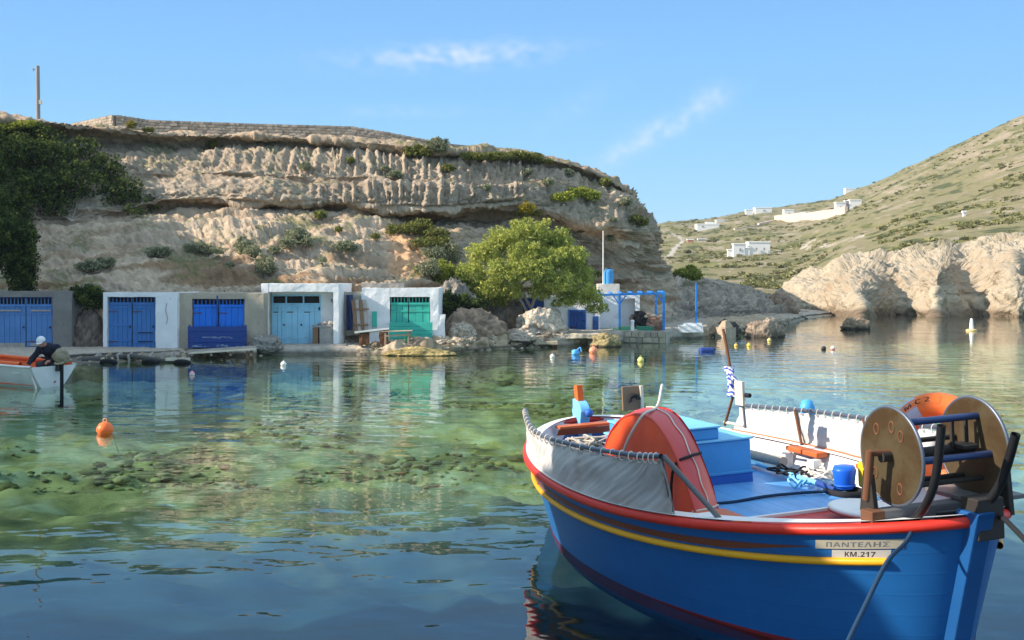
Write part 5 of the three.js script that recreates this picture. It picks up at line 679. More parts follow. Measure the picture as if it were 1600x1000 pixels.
const bm = {
  hull: M([0.011, 0.118, 0.35], 0.45, { map: hullMap, bumpMap: hullBump, bumpScale: 0.004, clearcoat: 0.2, clearcoatRoughness: 0.4 }), red: paint([0.62, 0.035, 0.02], 0.42), white: paint([0.80, 0.79, 0.77], 0.5), yellow: paint([0.74, 0.36, 0.012], 0.42), brown: paint([0.17, 0.05, 0.025], 0.5), bootRed: paint([0.28, 0.02, 0.025], 0.6),
  deck: M([0.11, 0.36, 0.74], 0.42, { map: deckMap, bumpMap: deckBump, bumpScale: 0.004 }), deckRed: M([0.55, 0.045, 0.04], 0.5, { map: deckMap, bumpMap: deckBump, bumpScale: 0.004 }), cabin: paint([0.06, 0.32, 0.68], 0.45), cabinTop: paint([0.20, 0.55, 0.82], 0.45), inner: paint([0.025, 0.13, 0.50], 0.5), orange: paint([0.55, 0.13, 0.035], 0.5), orangeTip: paint([0.82, 0.13, 0.02], 0.5),
  cloth: M([0.56, 0.56, 0.55], 0.9, { map: T.canvas, bumpMap: T.bumpFine, bumpScale: 0.0015, specularIntensity: 0.25, vertexColors: true }), pipe: M([0.14, 0.17, 0.22], 0.42, { metalness: 0.6, map: T.mottle }), blueBar: M([0.035, 0.06, 0.15], 0.3, { metalness: 0.35 }), blackPipe: M([0.012, 0.013, 0.015], 0.38), rust: M([0.30, 0.30, 0.29], 0.5, { map: T.rust, bumpMap: T.bumpFine, bumpScale: 0.003, metalness: 0.45 }), steel: M([0.20, 0.20, 0.205], 0.6, { map: T.mottle, metalness: 0.4, bumpMap: T.bumpFine, bumpScale: 0.003 }), darkSteel: M([0.045, 0.04, 0.036], 0.65, { map: T.mottle, metalness: 0.3 }), ropeW: M([0.62, 0.58, 0.5], 0.95), ropeBlue: M([0.012, 0.04, 0.085], 0.85),
};
const boat = thing('fishing_boat', 'blue wooden fishing boat with red gunwale, yellow stripe and rusty net drum', 'boat', [0.844, 0, -13.516]);
boat.rotation.set(0.047, Math.atan2(-0.9499, 0.3127), 0, 'YXZ');
for (const side of [1, -1]) {
  { const g = sheet((u, v) => hull(ease(u), 1 - 2 * v, side), 140, 40), uv = g.attributes.uv, p = g.attributes.position; for (let i = 0; i < uv.count; i++) uv.setXY(i, p.getX(i), 1 - uv.getY(i)); mesh('hull', g, bm.hull, boat, true); }
  smoothMesh('gunwale_rail', tube(curveAlong(0.0005, 0.9995, (s) => hull(s, 0.972, side, 0.014), 80), 0.037, 220, 10), bm.red, boat);
  smoothMesh('rub_rail', tube(curveAlong(side > 0 ? 0.012 : 0.05, 0.965, (s) => hull(s, 0.69 + 0.05 * s + 0.06 * Math.max(0, 0.25 - s), side, 0.016), 60), 0.026, 150, 10), bm.yellow, boat);
  smoothMesh('stripe', sheet((u, v) => hull(lerp(0.03, 0.90, u), 0.845 - 0.065 * v * Math.min(1, (1 - u) * 9 + 0.05), side, 0.005), 90, 2), bm.brown, boat);
  smoothMesh('boot_stripe', sheet((u, v) => hull(ease(u), 0.075 - 0.2 * v, side, 0.004), 110, 3), bm.bootRed, boat);
  // inside of the bulwark and its cap
  const deckY = (s) => lerp(lerp(0.42, 0.545, sstep(s, 0.24, 0.3)), sheer(s) - 0.07, sstep(s, 0.66, 0.9));
  smoothMesh('bulwark', sheet((u, v) => { const s = lerp(0.006, 0.99, ease(u)), g = hull(s, 1, side, -0.07), y = lerp(g.y, deckY(s) - 0.02, v); return V(g.x, y, side * Math.max(0.0, Math.abs(g.z) - 0.10 * v)); }, 90, 4), bm.white, boat);
  smoothMesh('covering_board', sheet((u, v) => { const s = lerp(0.0008, 0.9992, ease(u)), g = hull(s, 1, side, 0); return V(g.x, g.y + 0.024 - 0.004 * v, side * Math.max(0.005, Math.abs(g.z) + 0.01 - v * (0.12 + 0.10 * sstep(s, 0.6, 0.85)))); }, 90, 3), bm.white, boat);
  const dk = (s0, s1, m, name) => { const g = sheet((u, v) => { const s = lerp(s0, s1, u), w = Math.max(0.02, half(s) - 0.12), x = hull(s, 1, 1).x; return V(x, deckY(s) + 0.03 * (1 - v * v), side * w * v); }, 40, 10), p = g.attributes.position, uv = g.attributes.uv; for (let i = 0; i < uv.count; i++) uv.setXY(i, p.getX(i), p.getZ(i)); return mesh(name, g, m, boat, true); };
  dk(0.03, 0.24, bm.inner, 'stern_well'); dk(0.2425, 0.648, bm.deck, 'deck'); dk(0.6505, 0.985, bm.deckRed, 'foredeck');
}
mesh('deck_step', box(0.03, 0.16, 2.1, 1.62, 0.47, 0), bm.inner, boat);
mesh('deck_border', box(0.035, 0.03, 2.35, 4.33, 0.585, 0), bm.white, boat);
for (let i = 0; i < 5; i++) mesh('fastener', (() => { const s = 0.3 + i * 0.055, p = hull(s, 0.735, 1, 0.004), g = new THREE.SphereGeometry(0.014, 8, 6); g.translate(p.x, p.y, p.z); return g; })(), bm.bootRed, boat);
{ // stem and sternpost
  const post = (sgn, top) => { const sh = new THREE.Shape(), f = [1, 0.75, 0.5, 0.25, 0, -0.3, -0.7].map((v) => { const p = hull(sgn > 0 ? 1 : 0, v, 1); return [p.x, p.y]; }); sh.moveTo(f[0][0] - sgn * 0.09, top); f.forEach(([x, y]) => sh.lineTo(x - sgn * 0.1, y)); [...f].reverse().forEach(([x, y]) => sh.lineTo(x + sgn * 0.075, y)); sh.lineTo(f[0][0] + sgn * 0.09, top); const g = new THREE.ExtrudeGeometry(sh, { depth: 0.11, bevelEnabled: true, bevelSize: 0.012, bevelThickness: 0.012, bevelSegments: 2 }); g.translate(0, 0, -0.055); return g; };
  mesh('stem', post(1, 1.06), paint([0.008, 0.08, 0.25], 0.5), boat);
  mesh('sternpost', post(-1, 0.98), bm.cabinTop, boat);
  const sh = new THREE.Shape(); sh.moveTo(-0.1, 0.86); sh.lineTo(0.12, 0.86); sh.lineTo(0.16, 0.98); sh.quadraticCurveTo(0.13, 1.07, 0.03, 1.08); sh.lineTo(-0.07, 1.1); sh.closePath(); const g = new THREE.ExtrudeGeometry(sh, { depth: 0.1, bevelEnabled: true, bevelSize: 0.012, bevelThickness: 0.012, bevelSegments: 2 }); g.translate(0, 0, -0.05); mesh('rudder_head', g, bm.cabinTop, boat);
  mesh('tip', beam([-0.01, 1.06, 0], [-0.035, 1.27, 0], 0.10, 0.075), bm.orangeTip, boat);
  mesh('thwart', (() => { const q = sheet((u, v) => { const z = lerp(-0.58, 0.42, u); return V(lerp(0.5, 0.3, Math.abs(u - 0.5)) - v * 0.10, 0.845 - v * 0.09, z); }, 16, 2); return q; })(), bm.orange, boat); mesh('thwart_top', box(0.16, 0.03, 1.0, 0.34, 0.852, -0.08), bm.orange, boat);
  const hw = new THREE.SphereGeometry(0.05, 12, 8); hw.translate(0.22, 0.97, -0.02); mesh('fitting', hw, bm.inner, boat);
}
// canvas spray cloths on steel rails
function cloth(side, a0, a1, top, endPad) {
  const t = new THREE.CatmullRomCurve3(top.map((p) => V(...p))), gun = (a) => hull((a) / BL, 1, side, -0.015);
  const f = (u, v) => { const p = t.getPoint(u), g = gun(lerp(a0, a1, u)); g.y += 0.02; const q = p.clone().lerp(g, v); const w = 0.022 * Math.sin(u * 23 + v * 2) * v * (1 - v) * 2 + 0.03 * n3(u * 4, v * 0.8, side * 3) * Math.sin(Math.PI * v) + 0.005 * n3(u * 30 + v * 5, v * 1.2, 5); q.z += side * w; q.y -= 0.022 * (v < 0.05 ? 1 : 0) + (v < 0.12 ? 0.012 * Math.abs(Math.sin(u * 44)) : 0); return q; };
  const cg = sheet(f, 260, 28), cc = new Float32Array(cg.attributes.position.count * 3), cuv = cg.attributes.uv; // rust that has run down from the stanchions, grime along the foot
  for (let i = 0; i < cuv.count; i++) { const u = cuv.getX(i), v = cuv.getY(i); let st = 0; for (const c of [0.3, 0.62, 0.985]) st += Math.exp(-(((u - c + 0.003 * n3(v * 4, c * 9, side)) / (0.009 + 0.008 * v)) ** 2)) * (1 - 0.55 * v) * (0.55 + 0.45 * n3(v * 7, c * 5, side)); const gr = 0.12 * sstep(v, 0.75, 1) + 0.10 * Math.max(0, fbm(u * 9, v * 3, side, 3)), q = mix3([1 - gr, 1 - gr * 1.05, 1 - gr * 1.15], [0.42, 0.25, 0.12], clamp(st, 0, 1) * 0.75); cc.set(q, i * 3); }
  cg.setAttribute('color', new THREE.BufferAttribute(cc, 3)); smoothMesh('spray_cloth', cg, bm.cloth, boat);
  smoothMesh('cloth_piping', tube(Array.from({ length: 41 }, (_, i) => f(i / 40, 0.985).add(V(0, 0, side * -0.012))), 0.009, 80, 6), side > 0 ? bm.white : bm.orange, boat);
  smoothMesh('top_rail', tube(Array.from({ length: 31 }, (_, i) => t.getPoint(i / 30)), 0.019, 90, 10), bm.pipe, boat);
  for (let i = 1; i < 27; i++) { const p = t.getPoint(i / 27), q = new THREE.TorusGeometry(0.024, 0.005, 6, 14), tn = t.getTangent(i / 27); q.scale(1, 1.5, 1); q.applyQuaternion(new THREE.Quaternion().setFromUnitVectors(V(0, 0, 1), tn)); q.translate(p.x, p.y - 0.016, p.z); mesh('lacing', q, bm.ropeW, boat); }
  for (const u of [0.3, 0.62, 0.985]) { const p = t.getPoint(u), g = gun(lerp(a0, a1, u)); mesh('stanchion', bar([p.x, p.y, p.z - side * 0.02], [g.x, g.y, g.z - side * 0.05], 0.014), u < 0.9 ? mat.rusty : bm.steel, boat); }
  void endPad;
}
cloth(1, 1.35, 4.86, [[1.6, 1.26, 1.22], [1.75, 1.215, 1.26], [2.2, 1.155, 1.36], [2.7, 1.145, 1.41], [3.4, 1.18, 1.455], [4.25, 1.235, 1.455], [4.8, 1.275, 1.41], [5.06, 1.305, 1.37]]);
cloth(-1, 1.5, 5.1, [[1.35, 1.07, -1.35], [2.0, 1.10, -1.42], [2.7, 1.135, -1.45], [3.4, 1.155, -1.46], [4.2, 1.19, -1.42], [5.0, 1.25, -1.3]]);
mesh('rail_brace', bar([5.06, 1.305, 1.35], [5.24, 0.83, 1.0], 0.02, 10), bm.steel, boat); mesh('brace_foot', box(0.34, 0.05, 0.15, 5.12, 0.815, 1.0, 0.015), bm.white, boat);
for (const [x, w] of [[2.75, 0.55], [3.85, 0.4]]) mesh('cleat_block', box(w, 0.05, 0.13, x, 0.765, -1.28, 0.012), bm.orange, boat);
for (const x of [3.0, 2.5]) mesh('knee', box(0.07, 0.16, 0.1, x, 0.65, -1.22, 0.015), bm.white, boat);
mesh('deck_log', bar([1.75, 0.655, -1.02], [2.62, 0.66, -1.1], 0.05, 12), mat.greyWood, boat);
{ // engine box with raised hatch
  mesh('engine_box', box(1.05, 0.42, 1.04, 2.395, 0.765, -0.055, 0.015), bm.cabin, boat); mesh('box_roof', box(1.09, 0.022, 1.08, 2.395, 0.986, -0.055, 0.008), bm.cabinTop, boat); mesh('box_moulding', box(1.085, 0.03, 1.07, 2.395, 0.672, -0.055, 0.01), bm.cabin, boat); mesh('box_coaming', box(1.065, 0.12, 1.055, 2.395, 0.598, -0.055, 0.01), bm.inner, boat);  // roof coloured paler than the sides, for the light on top
  mesh('hatch', box(0.95, 0.11, 0.72, 2.42, 1.05, 0.10, 0.02), bm.cabin, boat); mesh('hatch_lid', box(0.98, 0.022, 0.75, 2.42, 1.115, 0.10, 0.01), bm.cabinTop, boat); mesh('hatch_catch', box(0.08, 0.03, 0.03, 2.25, 1.14, 0.0), mat.dark, boat);
}
{ // mast, folded flag, lamp board behind the engine box
  const top = V(2.39, 1.99, -0.62), mid = V(2.52, 1.5, -0.62), fork = V(2.53, 1.33, -0.62);
  mesh('mast', tube([top, V(2.45, 1.8, -0.62), mid, fork], 0.015, 16, 8), mat.rusty, boat); mesh('mast_leg', bar(fork, V(2.34, 1.03, -0.62), 0.014), mat.rusty, boat); mesh('mast_foot', bar(V(2.34, 1.06, -0.62), V(2.62, 1.05, -0.68), 0.014), mat.paleWood, boat);
  mesh('lamp_post', bar(V(2.68, 1.04, -0.66), V(2.70, 1.5, -0.62), 0.013), bm.steel, boat); mesh('lamp_board', box(0.15, 0.235, 0.03, 2.705, 1.385, -0.6, 0.004), mat.paleWood, boat); mesh('lamp', bar(V(2.76, 1.37, -0.62), V(2.83, 1.37, -0.64), 0.022), mat.dark, boat);
  const flag = thing('flag', 'blue and white striped flag wrapped round the rusty mast', 'flag', [0, 0, 0]); flag.position.copy(boat.position); flag.rotation.copy(boat.rotation);
  const g = sheet((u, v) => { const a = u * Math.PI * 2, y = lerp(1.63, 1.335, v), r = 0.028 + 0.03 * Math.abs(Math.sin(v * 7 + 1)) * (0.6 + 0.4 * n3(a * 0.5, v * 4, 1)) + 0.012 * Math.sin(a * 3 + v * 9); const c = y > 1.5 ? mid.clone().lerp(V(2.455, 1.75, -0.62), (y - 1.5) / 0.25) : fork.clone().lerp(mid, (y - 1.33) / 0.17); return V(c.x + Math.cos(a) * r, y, c.z + Math.sin(a) * r); }, 40, 60), p = g.attributes.position, col = new Float32Array(p.count * 3);
  for (let i = 0; i < p.count; i++) { const u = Math.floor(i / 61) / 40, v = (i % 61) / 60, w = Math.sin(v * 34 + 3.2 * n3(Math.cos(u * 6.283) * 1.2, Math.sin(u * 6.283) * 1.2 + v * 3, 3) + 2.5 * Math.sin(u * 6.283)) > -0.1; col.set(w ? [0.7, 0.71, 0.75] : [0.03, 0.07, 0.42], i * 3); } g.setAttribute('color', new THREE.BufferAttribute(col, 3)); mesh('cloth', g, vcol(0.85), flag, true);
  mesh('bracket_board', box(0.03, 0.25, 0.2, 1.52, 1.27, 0.02, 0.005), mat.brownWood, boat); mesh('bracket_side', box(0.05, 0.26, 0.035, 1.54, 1.265, -0.09, 0.005), mat.paleWood, boat); mesh('bracket_pad', (() => { const q = new THREE.TorusGeometry(0.045, 0.022, 8, 14, 3.6); q.rotateY(1.3); q.translate(1.56, 1.255, 0); return q; })(), mat.dark, boat); mesh('bracket_pipe', tube([[1.55, 1.14, -0.02], [1.6, 0.98, 0.05], [1.7, 0.6, 0.1]], 0.02, 12, 8), bm.steel, boat);
}
// the red dinghy hull stowed on edge
{
  const d = thing('stowed_dinghy', 'red dinghy hull stowed on edge on the boat, white cord along its rim', 'dinghy', [0, 0, 0]); d.position.copy(boat.position); d.rotation.copy(boat.rotation);
  const out = [[2.94, 0.56], [2.92, 0.9], [3.02, 1.1], [3.2, 1.25], [3.45, 1.365], [3.75, 1.415], [3.98, 1.40], [4.18, 1.32], [4.35, 1.2], [4.5, 1.04], [4.62, 0.88], [4.70, 0.73], [4.76, 0.56]].map(([x, y]) => V(x, y, 0)), c = new THREE.CatmullRomCurve3(out, false, 'centripetal'), n = 80, edge = Array.from({ length: n + 1 }, (_, i) => c.getPoint(i / n));
  const z0 = 0.93, z1 = 0.55;
  const rim = (e, v) => { const q = v, bulge = 0.035 * Math.sin(Math.PI * q), ctr = V(3.8, 0.6, 0), dir = e.clone().sub(ctr).normalize(); return V(e.x + dir.x * bulge - q * 0.36, e.y + dir.y * bulge - q * 0.015, lerp(z0, z1, q)); };
  smoothMesh('hull', sheet((u, v) => rim(c.getPoint(u), v), 90, 14), M([0.56, 0.04, 0.03], 0.42, { map: T.paint, clearcoat: 0.2, clearcoatRoughness: 0.4 }), d);
  const face = (zz, dish) => sheet((u, v) => { const e = c.getPoint(u), q = 1 - v, x = lerp(3.83, e.x, q), y = lerp(0.56, e.y, q) ; return V(x, y, zz - dish * (1 - q * q * q) + 0.006 * n3(x * 3, y * 3, 2)); }, 90, 14);
  smoothMesh('side', face(z0, 0.03), M([0.82, 0.095, 0.022], 0.45, { map: T.paint }), d); const back = smoothMesh('side', face(z1, 0), M([0.42, 0.03, 0.025], 0.5), d); back.position.x = -0.36;  // near face coloured brighter as if sunlit; rim and far side darker, as shaded
  smoothMesh('seam', tube(edge.filter((_, i) => i > 4 && i < 77).map((e) => rim(e, 0.02).add(V(0, 0.004, 0.004))), 0.012, 120, 8), M([0.5, 0.05, 0.03], 0.5), d);
  smoothMesh('cord', tube(edge.filter((_, i) => i > 30).map((e, i) => rim(e, 0.52 + 0.03 * Math.sin(i * 0.7)).add(V(0.004, 0.006, 0))), 0.006, 140, 6), bm.ropeW, d);
  for (const [i, w] of [[57, 0.012]]) smoothMesh('strap', tube([edge[i].clone().setZ(0.945).add(V(-0.12, -0.55, 0)), edge[i].clone().setZ(0.945).add(V(-0.10, -0.14, 0)), rim(edge[i], 0.02).add(V(-0.02, 0.0, 0.012)), rim(edge[i], 0.4).add(V(0.012, 0.012, 0)), rim(edge[i], 0.98).add(V(0.01, 0.012, 0))], w, 40, 8), mat.dark, d);
  smoothMesh('lashing', tube([V(3.42, 0.72, 0.965), V(3.42, 1.0, 0.97), rim(edge[36], 0.02).add(V(0, 0.01, 0.02)), rim(edge[36], 0.5).add(V(0, 0.012, 0)), V(3.3, 1.6, 0.5)], 0.012, 40, 6), bm.ropeW, d); smoothMesh('lashing', tube([rim(edge[71], 0.0).add(V(0, 0, 0.02)), rim(edge[72], 0.45).add(V(0.012, 0.005, 0)), rim(edge[73], 0.98).add(V(0.01, 0.01, 0))], 0.009, 20, 6), bm.ropeW, d);
  mesh('locker', box(0.42, 0.24, 0.3, 4.9, 0.675, 0.82, 0.04), bm.orange, boat);
}
// net drum on the bow
{
  const dx = 6.29, dy = 1.385;
  for (const z of [0.32, -0.32]) { const R = z > 0 ? 0.315 : 0.33, g = lathe([[0, -0.012], [R - 0.012, -0.012], [R, -0.006], [R + 0.004, 0], [R, 0.006], [R - 0.012, 0.012], [0, 0.012]], 64); g.rotateX(Math.PI / 2); g.translate(dx, dy, z); mesh('drum_disc', g, bm.rust, boat); const rimG = new THREE.TorusGeometry(R, 0.012, 8, 72); rimG.translate(dx, dy, z); mesh('disc_rim', rimG, bm.pipe, boat); const sp = [[0.12, 0.14], [-0.13, 0.16], [-0.16, -0.13], [0.09, -0.2], [0.03, 0.19]]; if (z > 0) for (const [a, b] of sp) { const q = new THREE.TorusGeometry(0.03, 0.006, 6, 18); q.scale(0.8, 1.15, 1); q.translate(dx + a, dy + b, z + 0.012); mesh('weld_scar', q, mat.rusty, boat); } }
  const bars = [[0.06, 0.215, 0.024], [0.17, -0.02, 0.024], [-0.1, -0.2, 0.02], [-0.16, 0.05, 0.018], [0.08, -0.19, 0.018]]; for (const [a, b, r] of bars) mesh('drum_bar', bar([dx + a, dy + b, 0.31], [dx + a, dy + b, -0.31], r, 12), r > 0.022 ? bm.blueBar : bm.darkSteel, boat);
  for (const z of [-0.13, -0.24]) mesh('drum_strut', box(0.024, 0.2, 0.024, dx + 0.03, dy + 0.11, z, 0.004), bm.darkSteel, boat); mesh('drum_axle', bar([dx, dy, 0.40], [dx, dy, -0.36], 0.035, 14), bm.darkSteel, boat); mesh('drum_strut', box(0.16, 0.03, 0.12, dx + 0.06, dy + 0.03, -0.19, 0.008), bm.darkSteel, boat);
  mesh('crank', [bar([dx, dy + 0.02, 0.3], [dx - 0.02, dy + 0.03, 0.47], 0.022), bar([dx - 0.02, dy + 0.045, 0.465], [dx - 0.08, dy - 0.28, 0.465], 0.028)], mat.rusty, boat); mesh('bearing_plate', (() => { const sh = new THREE.Shape(); sh.moveTo(-0.1, -0.36); sh.lineTo(0.05, -0.36); sh.lineTo(0.02, -0.12); sh.lineTo(-0.05, -0.1); sh.closePath(); const g = new THREE.ExtrudeGeometry(sh, { depth: 0.03, bevelEnabled: true, bevelSize: 0.004, bevelThickness: 0.004, bevelSegments: 1 }); g.translate(dx - 0.06, dy, 0.43); return g; })(), bm.darkSteel, boat);
  mesh('crossbeam', (() => { const g = box(0.12, 0.10, 0.92, dx - 0.0, 1.0, 0.0, 0.008); return g; })(), bm.steel, boat); mesh('beam_end', box(0.13, 0.11, 0.1, dx, 1.0, 0.48, 0.008), mat.rusty, boat); mesh('beam_foot', box(0.1, 0.12, 0.3, dx + 0.05, 0.93, -0.1, 0.008), bm.darkSteel, boat);
  mesh('side_plate', (() => { const sh = new THREE.Shape(); sh.moveTo(-0.05, 0.98); sh.lineTo(0.3, 0.98); sh.lineTo(0.27, 1.36); sh.lineTo(0.2, 1.44); sh.lineTo(0.02, 1.36); sh.closePath(); const g = new THREE.ExtrudeGeometry(sh, { depth: 0.03, bevelEnabled: true, bevelSize: 0.005, bevelThickness: 0.005, bevelSegments: 1 }); g.translate(dx - 0.04, 0, -0.40); return g; })(), bm.darkSteel, boat);
  mesh('stem_bracket', box(0.16, 0.26, 0.2, 6.66, 1.02, -0.06, 0.01), bm.darkSteel, boat); mesh('tray', box(0.5, 0.03, 0.4, dx - 0.05, 1.07, -0.35, 0.006), bm.steel, boat);
  mesh('guide_pipe', tube([[6.80, 1.645, 0.33], [6.755, 1.42, 0.33], [6.70, 1.25, 0.33], [6.56, 1.08, 0.31], [6.44, 0.995, 0.30], [6.33, 0.97, 0.29], [6.26, 1.0, 0.26]], 0.027, 50, 12), bm.blackPipe, boat); mesh('guide_pipe', tube([[6.93, 1.57, -0.1], [6.86, 1.4, -0.1], [6.79, 1.24, -0.09], [6.69, 1.11, -0.06], [6.55, 1.03, 0.0], [6.40, 0.99, 0.06]], 0.029, 50, 12), bm.blackPipe, boat);
  mesh('winch_base', (() => { const q = lathe([[0, 0], [0.30, 0], [0.30, 0.03], [0.27, 0.045], [0, 0.05]], 36); q.scale(1.15, 1, 0.8); q.translate(4.75, 0.64, -0.52); return q; })(), bm.white, boat);
}
// the two name boards: the boat's name and its registration, seen through the mooring rope
{
  const plate = (name, text, s0, s1, v0, v1, bg, fg, size) => { const c = document.createElement('canvas'); c.width = 512; c.height = 96; const k = c.getContext('2d'); k.fillStyle = bg; k.fillRect(0, 0, 512, 96); const R = rng(text.length); for (let i = 0; i < 240; i++) { k.fillStyle = `rgba(90,80,60,${R() * 0.12})`; k.fillRect(R() * 512, R() * 96, 2 + R() * 26, 1 + R() * 4); } k.fillStyle = fg; k.font = `bold ${size}px sans-serif`; k.textAlign = 'center'; k.textBaseline = 'middle'; k.globalAlpha = bg === '#c9c3ae' ? 0.75 : 0.95; k.fillText(text, 256, 50, 490); k.globalAlpha = 1; for (let i = 0; i < 40; i++) { k.fillStyle = bg; k.fillRect(R() * 512, 15 + R() * 66, 1 + R() * 8, 1 + R() * 5); }; const t = new THREE.CanvasTexture(c); t.colorSpace = THREE.SRGBColorSpace; const g = sheet((u, v) => { const s = lerp(s0, s1, u); return hull(s, lerp(v0, v1, v), 1, 0.009); }, 24, 4), uv = g.attributes.uv; for (let i = 0; i < uv.count; i++) uv.setY(i, 1 - uv.getY(i)); mesh(name, g, M([0.62, 0.62, 0.62], 0.6, { map: t }), boat, true); };
  plate('name_board', '\u03A0\u0391\u039D\u03A4\u0395\u039B\u0397\u03A3', 0.905, 0.974, 0.893, 0.828, '#c9c3ae', '#5a6672', 74); plate('number_board', '\u039A\u039C.217', 0.92, 0.966, 0.82, 0.76, '#dcdad2', '#15171c', 80);
}
// loose things on deck, each its own
function onBoat(name, label, cat, x, y, z, turn = 0) { const t = thing(name, label, cat); const b = new THREE.Matrix4().makeRotationFromEuler(boat.rotation); t.position.copy(V(x, y, z).applyMatrix4(b).add(boat.position)); t.rotation.copy(boat.rotation); t.rotateY(turn); return t; }
{ const t = onBoat('bucket', 'bright blue plastic bucket upside down on a black fish trap ring', 'bucket', 3.75, 0.60, -1.03); mesh('body', lathe([[0.075, 0.0], [0.085, 0.02], [0.095, 0.1], [0.105, 0.16], [0.09, 0.2], [0, 0.205]], 24), M([0.012, 0.12, 0.62], 0.4), t); mesh('rim', (() => { const q = new THREE.TorusGeometry(0.088, 0.01, 8, 24); q.rotateX(Math.PI / 2); q.translate(0, 0.03, 0); return q; })(), M([0.012, 0.12, 0.62], 0.4), t);
  const b = onBoat('rubber_mat', 'black rubber ring under the blue bucket', 'ring', 3.78, 0.575, -1.0); mesh('ring', (() => { const q = new THREE.TorusGeometry(0.16, 0.035, 10, 28); q.rotateX(Math.PI / 2); q.scale(1.2, 1, 0.8); return q; })(), mat.dark, b);
  const y = onBoat('canister', 'yellow plastic canister right of the blue bucket', 'canister', 3.86, 0.6, -1.2); mesh('body', box(0.17, 0.24, 0.12, 0, 0.12, 0, 0.03), M([0.75, 0.48, 0.015], 0.45), y); mesh('cap', bar([0.03, 0.24, 0], [0.03, 0.28, 0], 0.025), M([0.6, 0.38, 0.02], 0.5), y); mesh('handle', tube([[-0.06, 0.24, 0], [-0.05, 0.28, 0], [0.0, 0.28, 0], [0.01, 0.24, 0]], 0.01, 10, 6), M([0.75, 0.48, 0.015], 0.45), y); }
{ const t = onBoat('lifebuoy', 'orange lifebuoy with grey bands standing between the net drum discs', 'lifebuoy', 5.36, 1.26, -0.78, 0.72), g = new THREE.TorusGeometry(0.265, 0.10, 20, 56); mesh('ring', g, M([0.86, 0.17, 0.035], 0.5), t); for (let k = 0; k < 4; k++) { const q = new THREE.TorusGeometry(0.265, 0.1025, 16, 12, 0.42); q.rotateZ(k * Math.PI / 2 + 0.45); mesh('band', q, M([0.40, 0.46, 0.55], 0.6), t); }
  const c = document.createElement('canvas'); c.width = 256; c.height = 64; const k = c.getContext('2d'); k.fillStyle = '#e8702a'; k.fillRect(0, 0, 256, 64); k.fillStyle = '#3a1a12'; k.font = 'bold 50px sans-serif'; k.textAlign = 'center'; k.textBaseline = 'middle'; k.fillText('/ M C 2', 128, 34); const tx = new THREE.CanvasTexture(c); tx.colorSpace = THREE.SRGBColorSpace; const f = sheet((u, v) => { const a = lerp(2.75, 1.45, u), b = lerp(0.55, 1.25, v), r = 0.275 + 0.0865 * Math.sin(1.5708 - b + 0.15) ; return V(Math.cos(a) * (0.265 + 0.1022 * Math.cos(b)), Math.sin(a) * (0.265 + 0.1022 * Math.cos(b)), 0.1022 * Math.sin(b) + 0 * r); }, 30, 8), uv = f.attributes.uv; void uv; for (let i = 0; i < uv.count; i++) uv.setY(i, 1 - uv.getY(i)); mesh('lettering', f, M([0.95, 0.95, 0.95], 0.5, { map: tx }), t, true); }
